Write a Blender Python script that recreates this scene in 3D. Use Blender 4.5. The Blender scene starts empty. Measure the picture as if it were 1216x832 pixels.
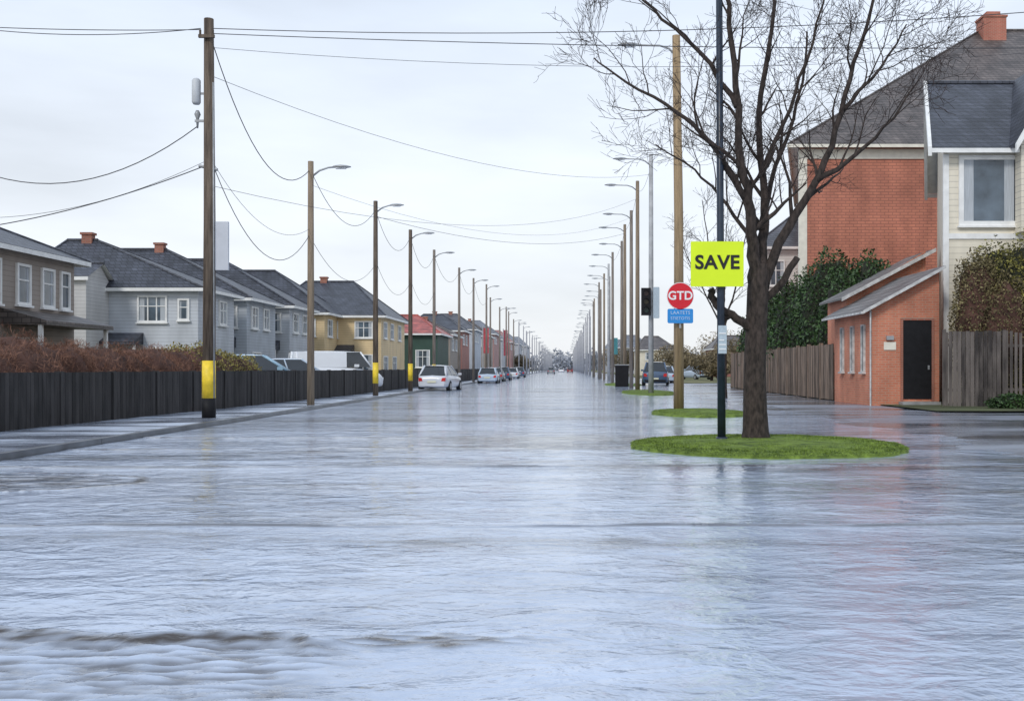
import bpy, math, random
import numpy as np
from mathutils import Vector, noise as mnoise
random.seed(7); np.random.seed(7)
C = bpy.context.scene.collection
sc = bpy.context.scene

# ------------------------------------------------------------ materials
def nt(name):
    m = bpy.data.materials.new(name); m.use_nodes = True
    n = m.node_tree; b = n.nodes["Principled BSDF"]
    return m, n, b
def M(name, col, rough=.65, var=.25, scale=2.5, bump=0.0, bscale=40, metallic=0, island=False, stretch=(1,1,1), spec=.4, col2=None):
    m, n, b = nt(name); N = n.nodes; L = n.links
    tc = N.new("ShaderNodeTexCoord"); mp = N.new("ShaderNodeMapping"); mp.inputs["Scale"].default_value = stretch
    L.new(tc.outputs["Object"], mp.inputs[0])
    ns = N.new("ShaderNodeTexNoise"); ns.inputs["Scale"].default_value = scale; ns.inputs["Detail"].default_value = 6
    L.new(mp.outputs[0], ns.inputs["Vector"])
    r = N.new("ShaderNodeValToRGB")
    a = [c*(1-var) for c in col]; c2 = [min(1, c*(1+var)) for c in (col2 or col)]
    r.color_ramp.elements[0].position = .3; r.color_ramp.elements[1].position = .7
    r.color_ramp.elements[0].color = (*a, 1); r.color_ramp.elements[1].color = (*c2, 1)
    if island:
        g = N.new("ShaderNodeNewGeometry"); mx = N.new("ShaderNodeMath"); mx.operation = 'ADD'
        ml = N.new("ShaderNodeMath"); ml.operation = 'MULTIPLY_ADD'; ml.inputs[1].default_value = .45; ml.inputs[2].default_value = -.225
        L.new(g.outputs["Random Per Island"], ml.inputs[0]); L.new(ml.outputs[0], mx.inputs[0]); L.new(ns.outputs[0], mx.inputs[1])
        L.new(mx.outputs[0], r.inputs[0])
    else:
        L.new(ns.outputs[0], r.inputs[0])
    L.new(r.outputs[0], b.inputs["Base Color"])
    b.inputs["Roughness"].default_value = rough; b.inputs["Metallic"].default_value = metallic
    b.inputs["Specular IOR Level"].default_value = spec
    if bump > 0:
        n2 = N.new("ShaderNodeTexNoise"); n2.inputs["Scale"].default_value = bscale; n2.inputs["Detail"].default_value = 4
        L.new(mp.outputs[0], n2.inputs["Vector"])
        bp = N.new("ShaderNodeBump"); bp.inputs["Strength"].default_value = bump; bp.inputs["Distance"].default_value = .02
        L.new(n2.outputs[0], bp.inputs["Height"]); L.new(bp.outputs[0], b.inputs["Normal"])
    return m
def uvz(N, L):
    tc = N.new("ShaderNodeTexCoord"); s = N.new("ShaderNodeSeparateXYZ"); L.new(tc.outputs["Object"], s.inputs[0])
    ad = N.new("ShaderNodeMath"); ad.operation = 'ADD'; L.new(s.outputs[0], ad.inputs[0]); L.new(s.outputs[1], ad.inputs[1])
    cb = N.new("ShaderNodeCombineXYZ"); L.new(ad.outputs[0], cb.inputs[0]); L.new(s.outputs[2], cb.inputs[1])
    return tc, s, cb
def weather(N, L, tc, src, b, lo, hi, sc_=.7, pos=None):
    ns = N.new("ShaderNodeTexNoise"); ns.inputs["Scale"].default_value = sc_; ns.inputs["Detail"].default_value = 8
    mp = N.new("ShaderNodeMapping"); mp.inputs["Scale"].default_value = (1.6,1.6,.6); L.new(tc.outputs["Object"], mp.inputs[0]); L.new(mp.outputs[0], ns.inputs["Vector"])
    mr = N.new("ShaderNodeMapRange"); mr.inputs[1].default_value = .3; mr.inputs[2].default_value = .7; mr.inputs[3].default_value = lo; mr.inputs[4].default_value = hi; L.new(ns.outputs[0], mr.inputs[0])
    v = N.new("ShaderNodeVectorMath"); v.operation = 'SCALE'; L.new(src, v.inputs[0]); L.new(mr.outputs[0], v.inputs["Scale"])
    L.new(v.outputs[0], b.inputs["Base Color"])
def brick(name, c1, c2, mortar, bw=.24, bh=.08, ms=.012):
    m, n, b = nt(name); N = n.nodes; L = n.links
    tc, s, cb = uvz(N, L)
    t = N.new("ShaderNodeTexBrick"); t.inputs["Scale"].default_value = 1
    t.inputs["Brick Width"].default_value = bw; t.inputs["Row Height"].default_value = bh; t.inputs["Mortar Size"].default_value = ms
    t.inputs["Color1"].default_value = (*c1, 1); t.inputs["Color2"].default_value = (*c2, 1); t.inputs["Mortar"].default_value = (*mortar, 1)
    L.new(cb.outputs[0], t.inputs["Vector"])
    weather(N, L, tc, t.outputs[0], b, .68, 1.14); b.inputs["Roughness"].default_value = .8
    bp = N.new("ShaderNodeBump"); bp.invert = True; bp.inputs["Strength"].default_value = .6; bp.inputs["Distance"].default_value = .01
    L.new(t.outputs["Fac"], bp.inputs["Height"]); L.new(bp.outputs[0], b.inputs["Normal"])
    return m
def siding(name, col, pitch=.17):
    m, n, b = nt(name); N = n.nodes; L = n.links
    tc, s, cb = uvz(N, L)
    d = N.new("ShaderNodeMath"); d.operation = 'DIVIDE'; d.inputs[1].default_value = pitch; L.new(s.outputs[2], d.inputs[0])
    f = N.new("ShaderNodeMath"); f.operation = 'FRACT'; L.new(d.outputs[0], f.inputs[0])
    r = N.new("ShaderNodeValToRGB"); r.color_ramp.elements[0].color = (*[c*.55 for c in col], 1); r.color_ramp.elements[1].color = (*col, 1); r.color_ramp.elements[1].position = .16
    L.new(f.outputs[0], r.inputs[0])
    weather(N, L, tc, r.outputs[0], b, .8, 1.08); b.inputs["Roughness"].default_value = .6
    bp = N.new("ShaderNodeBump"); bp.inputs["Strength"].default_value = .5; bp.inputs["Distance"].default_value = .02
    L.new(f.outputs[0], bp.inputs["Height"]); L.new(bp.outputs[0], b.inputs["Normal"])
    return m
def tiles(name, col, pitch=.3, tw=.3):
    m, n, b = nt(name); N = n.nodes; L = n.links
    tc, s, cb = uvz(N, L)
    t = N.new("ShaderNodeTexBrick"); t.inputs["Scale"].default_value = 1; t.inputs["Brick Width"].default_value = tw; t.inputs["Row Height"].default_value = pitch*.6
    t.inputs["Mortar Size"].default_value = .018
    t.inputs["Color1"].default_value = (*[c*.75 for c in col], 1); t.inputs["Color2"].default_value = (*[c*1.3 for c in col], 1); t.inputs["Mortar"].default_value = (*[c*.35 for c in col], 1)
    L.new(cb.outputs[0], t.inputs["Vector"])
    weather(N, L, tc, t.outputs[0], b, .6, 1.3); b.inputs["Roughness"].default_value = .45
    bp = N.new("ShaderNodeBump"); bp.invert = True; bp.inputs["Strength"].default_value = .5; bp.inputs["Distance"].default_value = .02
    L.new(t.outputs["Fac"], bp.inputs["Height"]); L.new(bp.outputs[0], b.inputs["Normal"])
    return m

m_wood_dark = M("dark_weathered_wood", (.07,.05,.036), .8, .4, 3, .5, 30, stretch=(4,4,.4), col2=(.13,.1,.075))
m_wood_tan = M("tan_weathered_wood", (.24,.185,.13), .75, .3, 3, .5, 30, stretch=(5,5,.4))
m_wood_ochre = M("ochre_wood", (.31,.22,.125), .7, .3, 3, .5, 30, stretch=(5,5,.4))
m_metal_grey = M("galvanised_metal", (.33,.34,.35), .45, .2, 4, metallic=.3)
m_pole_grey = M("grey_brown_pole", (.2,.17,.145), .6, .3, 3, .3, 30, stretch=(4,4,.4))
m_pole_far = M("grey_lamp_column", (.38,.385,.39), .6, .2, 3)
m_pole_haze = M("haze_tinted_pole", (.33,.33,.35), .7, .2, 3)  # distance haze painted into the pole colour
m_yellow = M("yellow_band_paint", (.8,.57,.04), .5, .25, 5)
m_black = M("black_band_paint", (.012,.012,.014), .6, .2, 5, spec=.2)
m_navy = M("navy_pole_paint", (.02,.03,.048), .35, .3, 6)
m_wire = M("black_cable", (.06,.06,.065), .6, .1)
m_white = M("white_trim_paint", (.78,.78,.76), .5, .1, 3)
m_weath = M("weathered_trim_paint", (.5,.5,.49), .6, .3, 5)
m_cream = M("cream_trim_paint", (.74,.7,.6), .55, .1, 3)
m_glass = M("window_glass", (.045,.06,.075), .06, .5, .8, spec=.8, col2=(.09,.12,.15))
m_curtain = M("pale_curtain", (.42,.45,.48), .8, .2, 6, stretch=(12,12,.3))
m_carglass = M("car_glass", (.02,.025,.03), .05, .2, 1, spec=.8)
m_tyre = M("tyre_rubber", (.02,.02,.02), .8, .2)
m_rim = M("alloy_rim", (.45,.46,.48), .35, .1, metallic=.7)
m_tail = M("tail_lamp_red", (.5,.02,.02), .25, .1)
m_headl = M("head_lamp_clear", (.7,.72,.75), .15, .1)
m_plate = M("licence_plate", (.7,.68,.5), .4, .05)
m_bark = M("tree_bark", (.024,.018,.015), .9, .35, 9, .8, 26, stretch=(2,2,.8), col2=(.052,.039,.033))
m_twig = M("twig_bark", (.035,.024,.021), .85, .3, 4)
m_grass = M("grass_blades", (.08,.14,.018), .65, .35, 3, island=True, col2=(.17,.24,.035))
m_soil = M("grass_turf", (.075,.125,.018), .9, .35, 6, .6, 60, col2=(.14,.2,.03))
m_sign_y = M("fluorescent_yellow_green_sign", (.68,.86,.015), .4, .04, 2)
m_sign_r = M("red_sign", (.62,.015,.03), .35, .05, 2)
m_sign_b = M("blue_sign", (.03,.25,.62), .35, .05, 2)
m_ink = M("black_lettering", (.012,.012,.012), .5, .05)
m_signw = M("white_lettering", (.8,.8,.8), .4, .03)
m_signbw = M("pale_blue_lettering", (.45,.6,.8), .4, .03)
m_sticker = M("grey_notice", (.42,.5,.56), .4, .1, 20)
m_slate = tiles("blue_black_slate", (.052,.057,.074))
m_brownroof = tiles("brown_grey_tiles", (.11,.092,.085))
m_greyroof = tiles("dark_grey_tiles", (.095,.097,.112))
m_paleroof = tiles("weathered_pale_tiles", (.17,.165,.165))
m_redroof = tiles("red_tiles", (.42,.1,.08))
m_fence_dark = M("dark_fence_boards", (.018,.017,.018), .7, .3, 2, .4, 30, island=True, stretch=(3,3,.5), col2=(.036,.033,.033))
m_fence_brown = M("brown_fence_boards", (.1,.07,.05), .8, .35, 2, .4, 30, island=True, stretch=(3,3,.5), col2=(.2,.145,.11))
m_fence_grey = M("grey_brown_fence_boards", (.05,.042,.04), .8, .35, 2, .4, 30, island=True, stretch=(3,3,.5), col2=(.105,.09,.082))

# ------------------------------------------------------------ builders
def thing(name, label, cat, loc=(0,0,0), group=None, kind=None):
    e = bpy.data.objects.new(name, None); e.empty_display_size = .3; C.objects.link(e); e.location = loc
    e["label"] = label; e["category"] = cat
    if group: e["group"] = group
    if kind: e["kind"] = kind
    return e
class MB:
    def __init__(s): s.v=[]; s.f=[]
    def box(s,x0,x1,y0,y1,z0,z1):
        b=len(s.v); s.v += [(x0,y0,z0),(x1,y0,z0),(x1,y1,z0),(x0,y1,z0),(x0,y0,z1),(x1,y0,z1),(x1,y1,z1),(x0,y1,z1)]
        s.f += [tuple(b+i for i in q) for q in ((0,3,2,1),(4,5,6,7),(0,1,5,4),(1,2,6,5),(2,3,7,6),(3,0,4,7))]; return s
    def hexa(s, pts):
        b=len(s.v); s.v += [tuple(p) for p in pts]
        s.f += [tuple(b+i for i in q) for q in ((0,3,2,1),(4,5,6,7),(0,1,5,4),(1,2,6,5),(2,3,7,6),(3,0,4,7))]; return s
    def poly(s, pts):
        b=len(s.v); s.v += [tuple(p) for p in pts]; s.f.append(tuple(range(b,b+len(pts)))); return s
    def tube(s, pts, rad, n=8, cap=True):
        pts=[Vector(p) for p in pts]; b=len(s.v); k=len(pts)
        if not hasattr(rad,'__len__'): rad=[rad]*k
        prev=None
        for i,p in enumerate(pts):
            t=(pts[min(i+1,k-1)]-pts[max(i-1,0)]).normalized()
            if prev is None:
                a=Vector((1,0,0)) if abs(t.x)<.8 else Vector((0,1,0))
                u=t.cross(a).normalized()
            else:
                u=(prev-t*prev.dot(t)).normalized()
            prev=u; w=t.cross(u)
            for j in range(n):
                an=2*math.pi*j/n; q=p+(u*math.cos(an)+w*math.sin(an))*rad[i]; s.v.append(tuple(q))
        for i in range(k-1):
            for j in range(n):
                j2=(j+1)%n; s.f.append((b+i*n+j,b+i*n+j2,b+(i+1)*n+j2,b+(i+1)*n+j))
        if cap:
            s.f.append(tuple(b+j for j in reversed(range(n)))); s.f.append(tuple(b+(k-1)*n+j for j in range(n)))
        return s
    def done(s, name, mat, parent=None, off=(0,0,0), smooth=False, label=None):
        me=bpy.data.meshes.new(name)
        o=[(a[0]-off[0],a[1]-off[1],a[2]-off[2]) for a in s.v]
        me.from_pydata(o,[],s.f); me.materials.append(mat)
        if smooth: me.shade_smooth()
        me.update()
        ob=bpy.data.objects.new(name,me); C.objects.link(ob)
        if parent: ob.parent=parent
        if label: ob["label"]=label
        return ob
def text_part(txt, size, loc, mat, parent, name="lettering", bold=.0, sx=1.0, align='CENTER'):
    cu=bpy.data.curves.new(name,'FONT'); cu.body=txt; cu.size=size; cu.align_x=align; cu.align_y='CENTER'; cu.extrude=.004; cu.offset=bold; cu.space_character=1.04
    t=bpy.data.objects.new("tmp",cu); C.objects.link(t)
    dg=bpy.context.evaluated_depsgraph_get(); me=bpy.data.meshes.new_from_object(t.evaluated_get(dg))
    bpy.data.objects.remove(t)
    for v in me.vertices:
        x,y,z=v.co; v.co=(x*sx, -z, y)
    me.materials.clear(); me.materials.append(mat)
    ob=bpy.data.objects.new(name,me); C.objects.link(ob); ob.parent=parent; ob.location=loc
    return ob
def copy_thing(src, loc, label=None, rot=None, scale=None, far=None):
    n=src.copy(); C.objects.link(n); n.location=loc
    if rot is not None: n.rotation_euler[2]=rot
    if scale: n.scale=scale
    if label: n["label"]=label
    def rec(o,p):
        for ch in o.children:
            c=ch.copy(); C.objects.link(c); c.parent=p
            if far and ch.name.startswith("pole"):
                c.material_slots[0].link='OBJECT'; c.material_slots[0].material=far
            rec(ch,c)
    rec(src,n)
    return n

# ------------------------------------------------------------ camera / world / sun
cam=bpy.data.cameras.new("camera"); co=bpy.data.objects.new("camera",cam); C.objects.link(co)
co.location=(0,0,1.35); co.rotation_euler=(math.radians(90),0,0)
cam.lens=35.53; cam.sensor_width=36; cam.shift_x=-64/1216; cam.shift_y=21/1216; cam.clip_end=6000; cam.clip_start=.05
sc.camera=co
sc.view_settings.view_transform='Standard'; sc.view_settings.look='None'; sc.view_settings.exposure=0
w=bpy.data.worlds.new("World"); sc.world=w; w.use_nodes=True; N=w.node_tree.nodes; L=w.node_tree.links
bg=N["Background"]; bg.inputs[1].default_value=.1
sky=N.new("ShaderNodeTexSky"); sky.sky_type='NISHITA'; sky.sun_disc=False; sky.sun_elevation=math.radians(38); sky.sun_rotation=math.radians(205)
tc=N.new("ShaderNodeTexCoord"); sp=N.new("ShaderNodeSeparateXYZ"); L.new(tc.outputs["Generated"],sp.inputs[0])
rp=N.new("ShaderNodeValToRGB"); e=rp.color_ramp.elements
e[0].position=0; e[0].color=(.86,.88,.91,1); e[1].position=.5; e[1].color=(.65,.75,.91,1)
x=e.new(.16); x.color=(.79,.84,.91,1)
L.new(sp.outputs[2],rp.inputs[0])
mp=N.new("ShaderNodeMapping"); mp.inputs["Scale"].default_value=(1.2,1.2,4.8); mp.inputs["Rotation"].default_value=(0,.2,0); L.new(tc.outputs["Generated"],mp.inputs[0])
ns=N.new("ShaderNodeTexNoise"); ns.inputs["Scale"].default_value=1.9; ns.inputs["Detail"].default_value=6; ns.inputs["Roughness"].default_value=.48; L.new(mp.outputs[0],ns.inputs["Vector"])
mr=N.new("ShaderNodeMapRange"); mr.inputs[1].default_value=.32; mr.inputs[2].default_value=.66; mr.inputs[3].default_value=10.0; mr.inputs[4].default_value=13.2; L.new(ns.outputs[0],mr.inputs[0])
vs=N.new("ShaderNodeVectorMath"); vs.operation='SCALE'; L.new(rp.outputs[0],vs.inputs[0]); L.new(mr.outputs[0],vs.inputs["Scale"])
mx=N.new("ShaderNodeMixRGB"); mx.inputs[0].default_value=.9; L.new(sky.outputs[0],mx.inputs[1]); L.new(vs.outputs[0],mx.inputs[2]); L.new(mx.outputs[0],bg.inputs[0])
sl=bpy.data.lights.new("sun",'SUN'); sl.energy=1.5; sl.angle=math.radians(12); sl.color=(1,.96,.9)
so=bpy.data.objects.new("sun",sl); C.objects.link(so); so.rotation_euler=(math.radians(52),0,math.radians(-28)); so.location=(0,0,30)

# ------------------------------------------------------------ ground and water
def grid_mesh(name, xs, ys, zf, mat, smooth=True, attr=None):
    X,Y=np.meshgrid(xs,ys); nx,ny=len(xs),len(ys)
    Z=np.zeros_like(X); S=np.zeros_like(X)
    for j in range(ny):
        for i in range(nx):
            q=zf(xs[i],ys[j])
            if attr: Z[j,i],S[j,i]=q
            else: Z[j,i]=q
    v=np.stack([X,Y,Z],-1).reshape(-1,3)
    idx=np.arange(nx*ny).reshape(ny,nx)
    q=np.stack([idx[:-1,:-1],idx[:-1,1:],idx[1:,1:],idx[1:,:-1]],-1).reshape(-1,4)
    me=bpy.data.meshes.new(name); me.from_pydata(v.tolist(),[],q.tolist()); me.materials.append(mat)
    if attr:
        a=me.attributes.new(attr,'FLOAT','POINT'); a.data.foreach_set("value",S.reshape(-1).astype(np.float32))
    if smooth: me.shade_smooth()
    ob=bpy.data.objects.new(name,me); C.objects.link(ob); ob["kind"]="structure"
    return ob
m_ground=M("ground_soil",(.1,.09,.06),.9,.3,.3)
g=MB().poly([(-3000,-50,-.3),(3000,-50,-.3),(3000,4500,-.3),(-3000,4500,-.3)]).done("ground",m_ground); g["kind"]="structure"

m_water,n,b=nt("flood_water"); N=n.nodes; L=n.links
geo=N.new("ShaderNodeNewGeometry")
def noise_node(scale, det=4, rough=.5, rot=0, dist=0):
    mp=N.new("ShaderNodeMapping"); mp.inputs["Scale"].default_value=scale; mp.inputs["Rotation"].default_value=(0,0,rot)
    L.new(geo.outputs["Position"],mp.inputs[0])
    t=N.new("ShaderNodeTexNoise"); t.inputs["Scale"].default_value=1; t.inputs["Detail"].default_value=det; t.inputs["Roughness"].default_value=rough; t.inputs["Distortion"].default_value=dist
    L.new(mp.outputs[0],t.inputs["Vector"]); return t
w1=noise_node((1.9,3.0,1),4,.55,.25,.6); w2=noise_node((8,11,1),4,.55,-.3,.4); w3=noise_node((.4,.6,1),3,.5,.1,.3)
def madd(a,k,c=None):
    m=N.new("ShaderNodeMath"); m.operation='MULTIPLY_ADD'; L.new(a,m.inputs[0]); m.inputs[1].default_value=k
    if c is None: m.inputs[2].default_value=0
    else: L.new(c,m.inputs[2])
    return m.outputs[0]
h=madd(w1.outputs[0],.6,madd(w2.outputs[0],.17,madd(w3.outputs[0],.8)))
zn=noise_node((.16,.4,1),2,.5,.1,.4); zr=N.new("ShaderNodeMapRange"); zr.inputs[1].default_value=.38; zr.inputs[2].default_value=.62; zr.inputs[3].default_value=.4; zr.inputs[4].default_value=.95; L.new(zn.outputs[0],zr.inputs[0])
bp=N.new("ShaderNodeBump"); bp.inputs["Distance"].default_value=.10; L.new(zr.outputs[0],bp.inputs["Strength"])
L.new(h,bp.inputs["Height"]); L.new(bp.outputs[0],b.inputs["Normal"])
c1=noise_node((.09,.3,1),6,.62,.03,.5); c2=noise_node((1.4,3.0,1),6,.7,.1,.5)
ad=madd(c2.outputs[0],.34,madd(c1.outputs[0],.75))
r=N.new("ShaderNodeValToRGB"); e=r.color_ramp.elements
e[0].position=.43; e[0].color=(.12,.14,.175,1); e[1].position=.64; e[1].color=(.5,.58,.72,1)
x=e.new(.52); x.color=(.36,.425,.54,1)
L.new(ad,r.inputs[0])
at=N.new("ShaderNodeAttribute"); at.attribute_name="silt_and_shade"  # mask mixes silt with painted dark ripple faces and brick reflections
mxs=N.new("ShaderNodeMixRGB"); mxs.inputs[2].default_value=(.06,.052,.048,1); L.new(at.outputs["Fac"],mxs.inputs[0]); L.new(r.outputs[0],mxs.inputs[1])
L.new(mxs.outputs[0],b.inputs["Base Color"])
b.inputs["Roughness"].default_value=.06
sp2=N.new("ShaderNodeMapRange"); sp2.inputs[3].default_value=.5; sp2.inputs[4].default_value=.12; L.new(at.outputs["Fac"],sp2.inputs[0]); L.new(sp2.outputs[0],b.inputs["Specular IOR Level"])
b.inputs["IOR"].default_value=2.15

def water_z(x,y):
    if y>24 or y<2 or abs(x)>14: return 0,0
    f=min(1,(24-y)/6)*min(1,(14-abs(x))/3); s=0
    z=.006*mnoise.noise(Vector((x*.8,y*1.9,0)))+.004*mnoise.noise(Vector((x*2.4,y*4.5,3)))
    for yc,am,sk,thick,base in ((8.7,.022,.02,.04,.85),(13.9,.026,.02,.08,.8),(19.5,.025,-.03,.16,.5),(17.2,.015,.05,.12,.35)):
        dy=y-(yc+.2*mnoise.noise(Vector((x*.3,yc,0)))+.07*mnoise.noise(Vector((x*1.7,yc,4)))+sk*x)
        if abs(dy)<.8:
            k=max(0,min(1,base+1.0*mnoise.noise(Vector((x*.45,yc*3,1)))+.5*mnoise.noise(Vector((x*2,yc*3,7)))))
            wd=.04 if dy<0 else .14
            z+=am*k*math.exp(-(dy/wd)**2); s=max(s,.9*k*math.exp(-((dy+.03)/thick)**2))  # dark front face of each ripple crest painted into the mask
    yc=5.12-.05*(x+3)-.22*max(0,x+1.9)**1.6+.12*mnoise.noise(Vector((x*1.1,3,9)))+.06*mnoise.noise(Vector((x*4.5,1,2)))+.03*mnoise.noise(Vector((x*11,1,5)))
    dy=yc-y; lim=max(0,min(1,(-.95-x+.15*mnoise.noise(Vector((y*4,0,3))))*3.5))
    if lim>0 and dy>-.25 and y<5.7:
        ed=math.exp(-(dy/.05)**2) if dy<0 else math.exp(-(dy/.12)**2)
        ed*=lim*(.85+.4*mnoise.noise(Vector((x*3,1,12))))
        z+=.05*ed
        if dy>0:
            k=lim*min(1,dy*6)*max(0,1-dy/1.8)**.5 if dy<1.8 else 0
            rip=mnoise.noise(Vector((x*3.2+y*2,y*14,5)))+.7*mnoise.noise(Vector((x*8,y*28,6)))
            z+=k*.022*rip+k*.02*mnoise.noise(Vector((x*1.8,y*5,16)))
            s=max(s,k*max(0,min(.9,.42-1.1*rip)))
            s=max(s,lim*min(1,1.1*math.exp(-((dy-.08)/.08)**2)*(.85+.8*mnoise.noise(Vector((x*7,y*20,2))))))
    ex=(x+.7)/.6; ey=(y-5.0)/.14; rr=ex*ex+ey*ey+1.6*mnoise.noise(Vector((x*6,y*16,3)))
    if rr<1: s=max(s,.75*(1-rr)); z+=.012*min(1,1-rr)
    ex=(x+6.9)/1.9; ey=(y-12.0)/1.0; rr=math.sqrt(ex*ex+ey*ey)+.12*mnoise.noise(Vector((x*1.4,y*2,19)))
    if rr<1.1:
        k=max(0,min(1,(1-rr)*3)); q=mnoise.noise(Vector((x*2,y*9,5))); z+=k*(.008+.012*q); s=max(s,k*max(0,.45-.6*q))
        s=max(s,.98*math.exp(-((rr-.98)/.035)**2)); z+=.012*math.exp(-((rr-.98)/.03)**2)
    # painted brown brick reflections at right, then broken bands of shallow wet road between the kerb and the island
    q=mnoise.noise(Vector((x*.22,y*1.2,31)))+.5*mnoise.noise(Vector((x*1.1,y*4.5,13)))
    s=max(s,min(.6,max(0,(x-1)/5))*min(1,max(0,(y-8)/3))*max(0,min(1,.25+1.6*q)))
    if y>12.5: s=max(s,.5*min(1,(y-12.5)/2)*max(0,min(1,1.8*q-.15)))
    if x>5 and y>14: f*=max(.15,1-(x-5)*.5)
    return z*f,max(0,min(1,s))*min(1,(24-y)/3)
xs=list(np.concatenate([[-8.25],np.arange(-8,-3.6,.05),np.arange(-3.6,.6,.03),np.arange(.6,8.001,.05),np.arange(8.25,20,.25),[25,40,80,200,800,2500]]))
ys=list(np.concatenate([[-30,-5,1],np.arange(2.6,5.5,.014),np.arange(5.5,8,.035),np.arange(8,10,.03),np.arange(10,24.5,.06),np.arange(25,60,1),[70,100,200,500,1200,4000]]))
water=grid_mesh("water",xs,ys,water_z,m_water,attr="silt_and_shade")

def wetmat(name, dark, light, sc1=.25, rlo=.1, rhi=.4):
    m,n,b=nt(name); N=n.nodes; L=n.links
    g=N.new("ShaderNodeNewGeometry"); mp=N.new("ShaderNodeMapping"); mp.inputs["Scale"].default_value=(.5,1.3,1); L.new(g.outputs["Position"],mp.inputs[0])
    a=N.new("ShaderNodeTexNoise"); a.inputs["Scale"].default_value=sc1; a.inputs["Detail"].default_value=8; a.inputs["Roughness"].default_value=.6; L.new(mp.outputs[0],a.inputs["Vector"])
    r=N.new("ShaderNodeValToRGB"); r.color_ramp.elements[0].position=.38; r.color_ramp.elements[1].position=.62
    r.color_ramp.elements[0].color=(*dark,1); r.color_ramp.elements[1].color=(*light,1); L.new(a.outputs[0],r.inputs[0]); L.new(r.outputs[0],b.inputs["Base Color"])
    mr=N.new("ShaderNodeMapRange"); mr.inputs[1].default_value=.4; mr.inputs[2].default_value=.6; mr.inputs[3].default_value=rlo; mr.inputs[4].default_value=rhi; L.new(a.outputs[0],mr.inputs[0]); L.new(mr.outputs[0],b.inputs["Roughness"])
    f=N.new("ShaderNodeTexNoise"); f.inputs["Scale"].default_value=14; f.inputs["Detail"].default_value=6; L.new(g.outputs["Position"],f.inputs["Vector"])
    bp=N.new("ShaderNodeBump"); bp.inputs["Strength"].default_value=.35; bp.inputs["Distance"].default_value=.02; L.new(f.outputs[0],bp.inputs["Height"]); L.new(bp.outputs[0],b.inputs["Normal"])
    return m
m_wet=wetmat("wet_asphalt",(.1,.105,.12),(.28,.305,.36))
m_pave=wetmat("wet_paving",(.2,.22,.27),(.48,.54,.64),.6)
def pave_z(x,y):
    ed=min((x-5.0)/3,(y-14.2+.15*(x-6))/2.5)
    base=-.03+.045*max(0,min(1,ed))
    return base+.022*mnoise.noise(Vector((x*.35,y*.5,4)))+.01*mnoise.noise(Vector((x*1.5,y*2.5,2)))
xs=list(np.concatenate([np.arange(4.5,18,.15),[20,25,40,80]])); ys=list(np.concatenate([np.arange(12.5,45,.15),np.arange(46,120,1)]))
pv=grid_mesh("road",xs,ys,pave_z,m_wet)

k=MB()
yy=list(range(6,80,4))+[80,110,160,260,500,900]
for a,bb in zip(yy[:-1],yy[1:]): k.box(-8.42,-8.27,a+.006,bb-.006,-.2,.1)
kb=k.done("kerb",M("kerb_stone",(.14,.15,.165),.3,.3,2)); kb["kind"]="structure"
def lp(x,y): return .09+.006*mnoise.noise(Vector((x,y*.3,0)))
pl=grid_mesh("pavement",[-13,-12,-11,-10,-9.2,-8.42],list(np.concatenate([np.arange(4,60,1),[80,120,200,400,900]])),lp,m_pave)
ln=MB().poly([(-600,4,.06),(-11,4,.06),(-11,900,.06),(-600,900,.06)]).done("lawn",M("garden_ground",(.07,.09,.035),.9,.4,.4,col2=(.12,.11,.06))); ln["kind"]="structure"
rg=MB().poly([(11.2,30.5,.06),(80,30.5,.06),(80,69,.06),(11.2,69,.06)]).done("garden_ground",M("garden_soil",(.07,.08,.035),.9,.4,.4)); rg["kind"]="structure"
rg=MB().poly([(10.4,88,.05),(300,88,.05),(300,900,.05),(8.5,900,.05)]).done("verge",M("verge_grass",(.09,.11,.04),.9,.4,.2,col2=(.16,.15,.07))); rg["kind"]="structure"

def island(cx,cy,rx,ry,hh,blades):
    m=MB(); n=72; rings=[1,.96,.85,.6,.3]
    zs=[-.05,hh*.5,hh*.8,hh*.95,hh]
    for rr,z in zip(rings,zs):
        for i in range(n):
            a=2*math.pi*i/n; k2=1+.05*mnoise.noise(Vector((math.cos(a)*3,math.sin(a)*3,cx)))
            m.v.append((cx+rx*rr*k2*math.cos(a),cy+ry*rr*k2*math.sin(a),z+ (0 if rr==1 else .012*mnoise.noise(Vector((a*3,rr*5,0))))))
    for r_ in range(len(rings)-1):
        for i in range(n):
            j=(i+1)%n; m.f.append((r_*n+i,r_*n+j,(r_+1)*n+j,(r_+1)*n+i))
    m.f.append(tuple((len(rings)-1)*n+i for i in range(n)))
    o=m.done("grass_island",m_soil,smooth=True); o["kind"]="structure"
    b=MB()
    for _ in range(blades):
        a=random.random()*2*math.pi; rr=math.sqrt(random.random())*.98
        k2=1+.05*mnoise.noise(Vector((math.cos(a)*3,math.sin(a)*3,cx)))
        x=cx+rx*rr*k2*math.cos(a); y=cy+ry*rr*k2*math.sin(a); z=hh*(.5 if rr>.95 else .75 if rr>.85 else .9)-.008
        dn=.6+.6*mnoise.noise(Vector((x*1.5,y*1.5,3)))
        hg=random.uniform(.012,.032)*(.7+dn*.6); an=random.random()*math.pi; wd=random.uniform(.004,.009); lx=random.uniform(-.025,.025); ly=random.uniform(-.025,.025)
        b.v+= [(x-wd*math.cos(an),y-wd*math.sin(an),z),(x+wd*math.cos(an),y+wd*math.sin(an),z),(x+lx,y+ly,z+hg)]
        q=len(b.v)-3; b.f.append((q,q+1,q+2))
    g=b.done("grass",m_grass); g["kind"]="stuff"; g["label"]="short green grass on a raised island"; g["category"]="grass"
island(3.45,17.35,2.42,2.4,.09,40000)
island(3.95,29.9,1.45,2.5,.09,8000)
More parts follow.
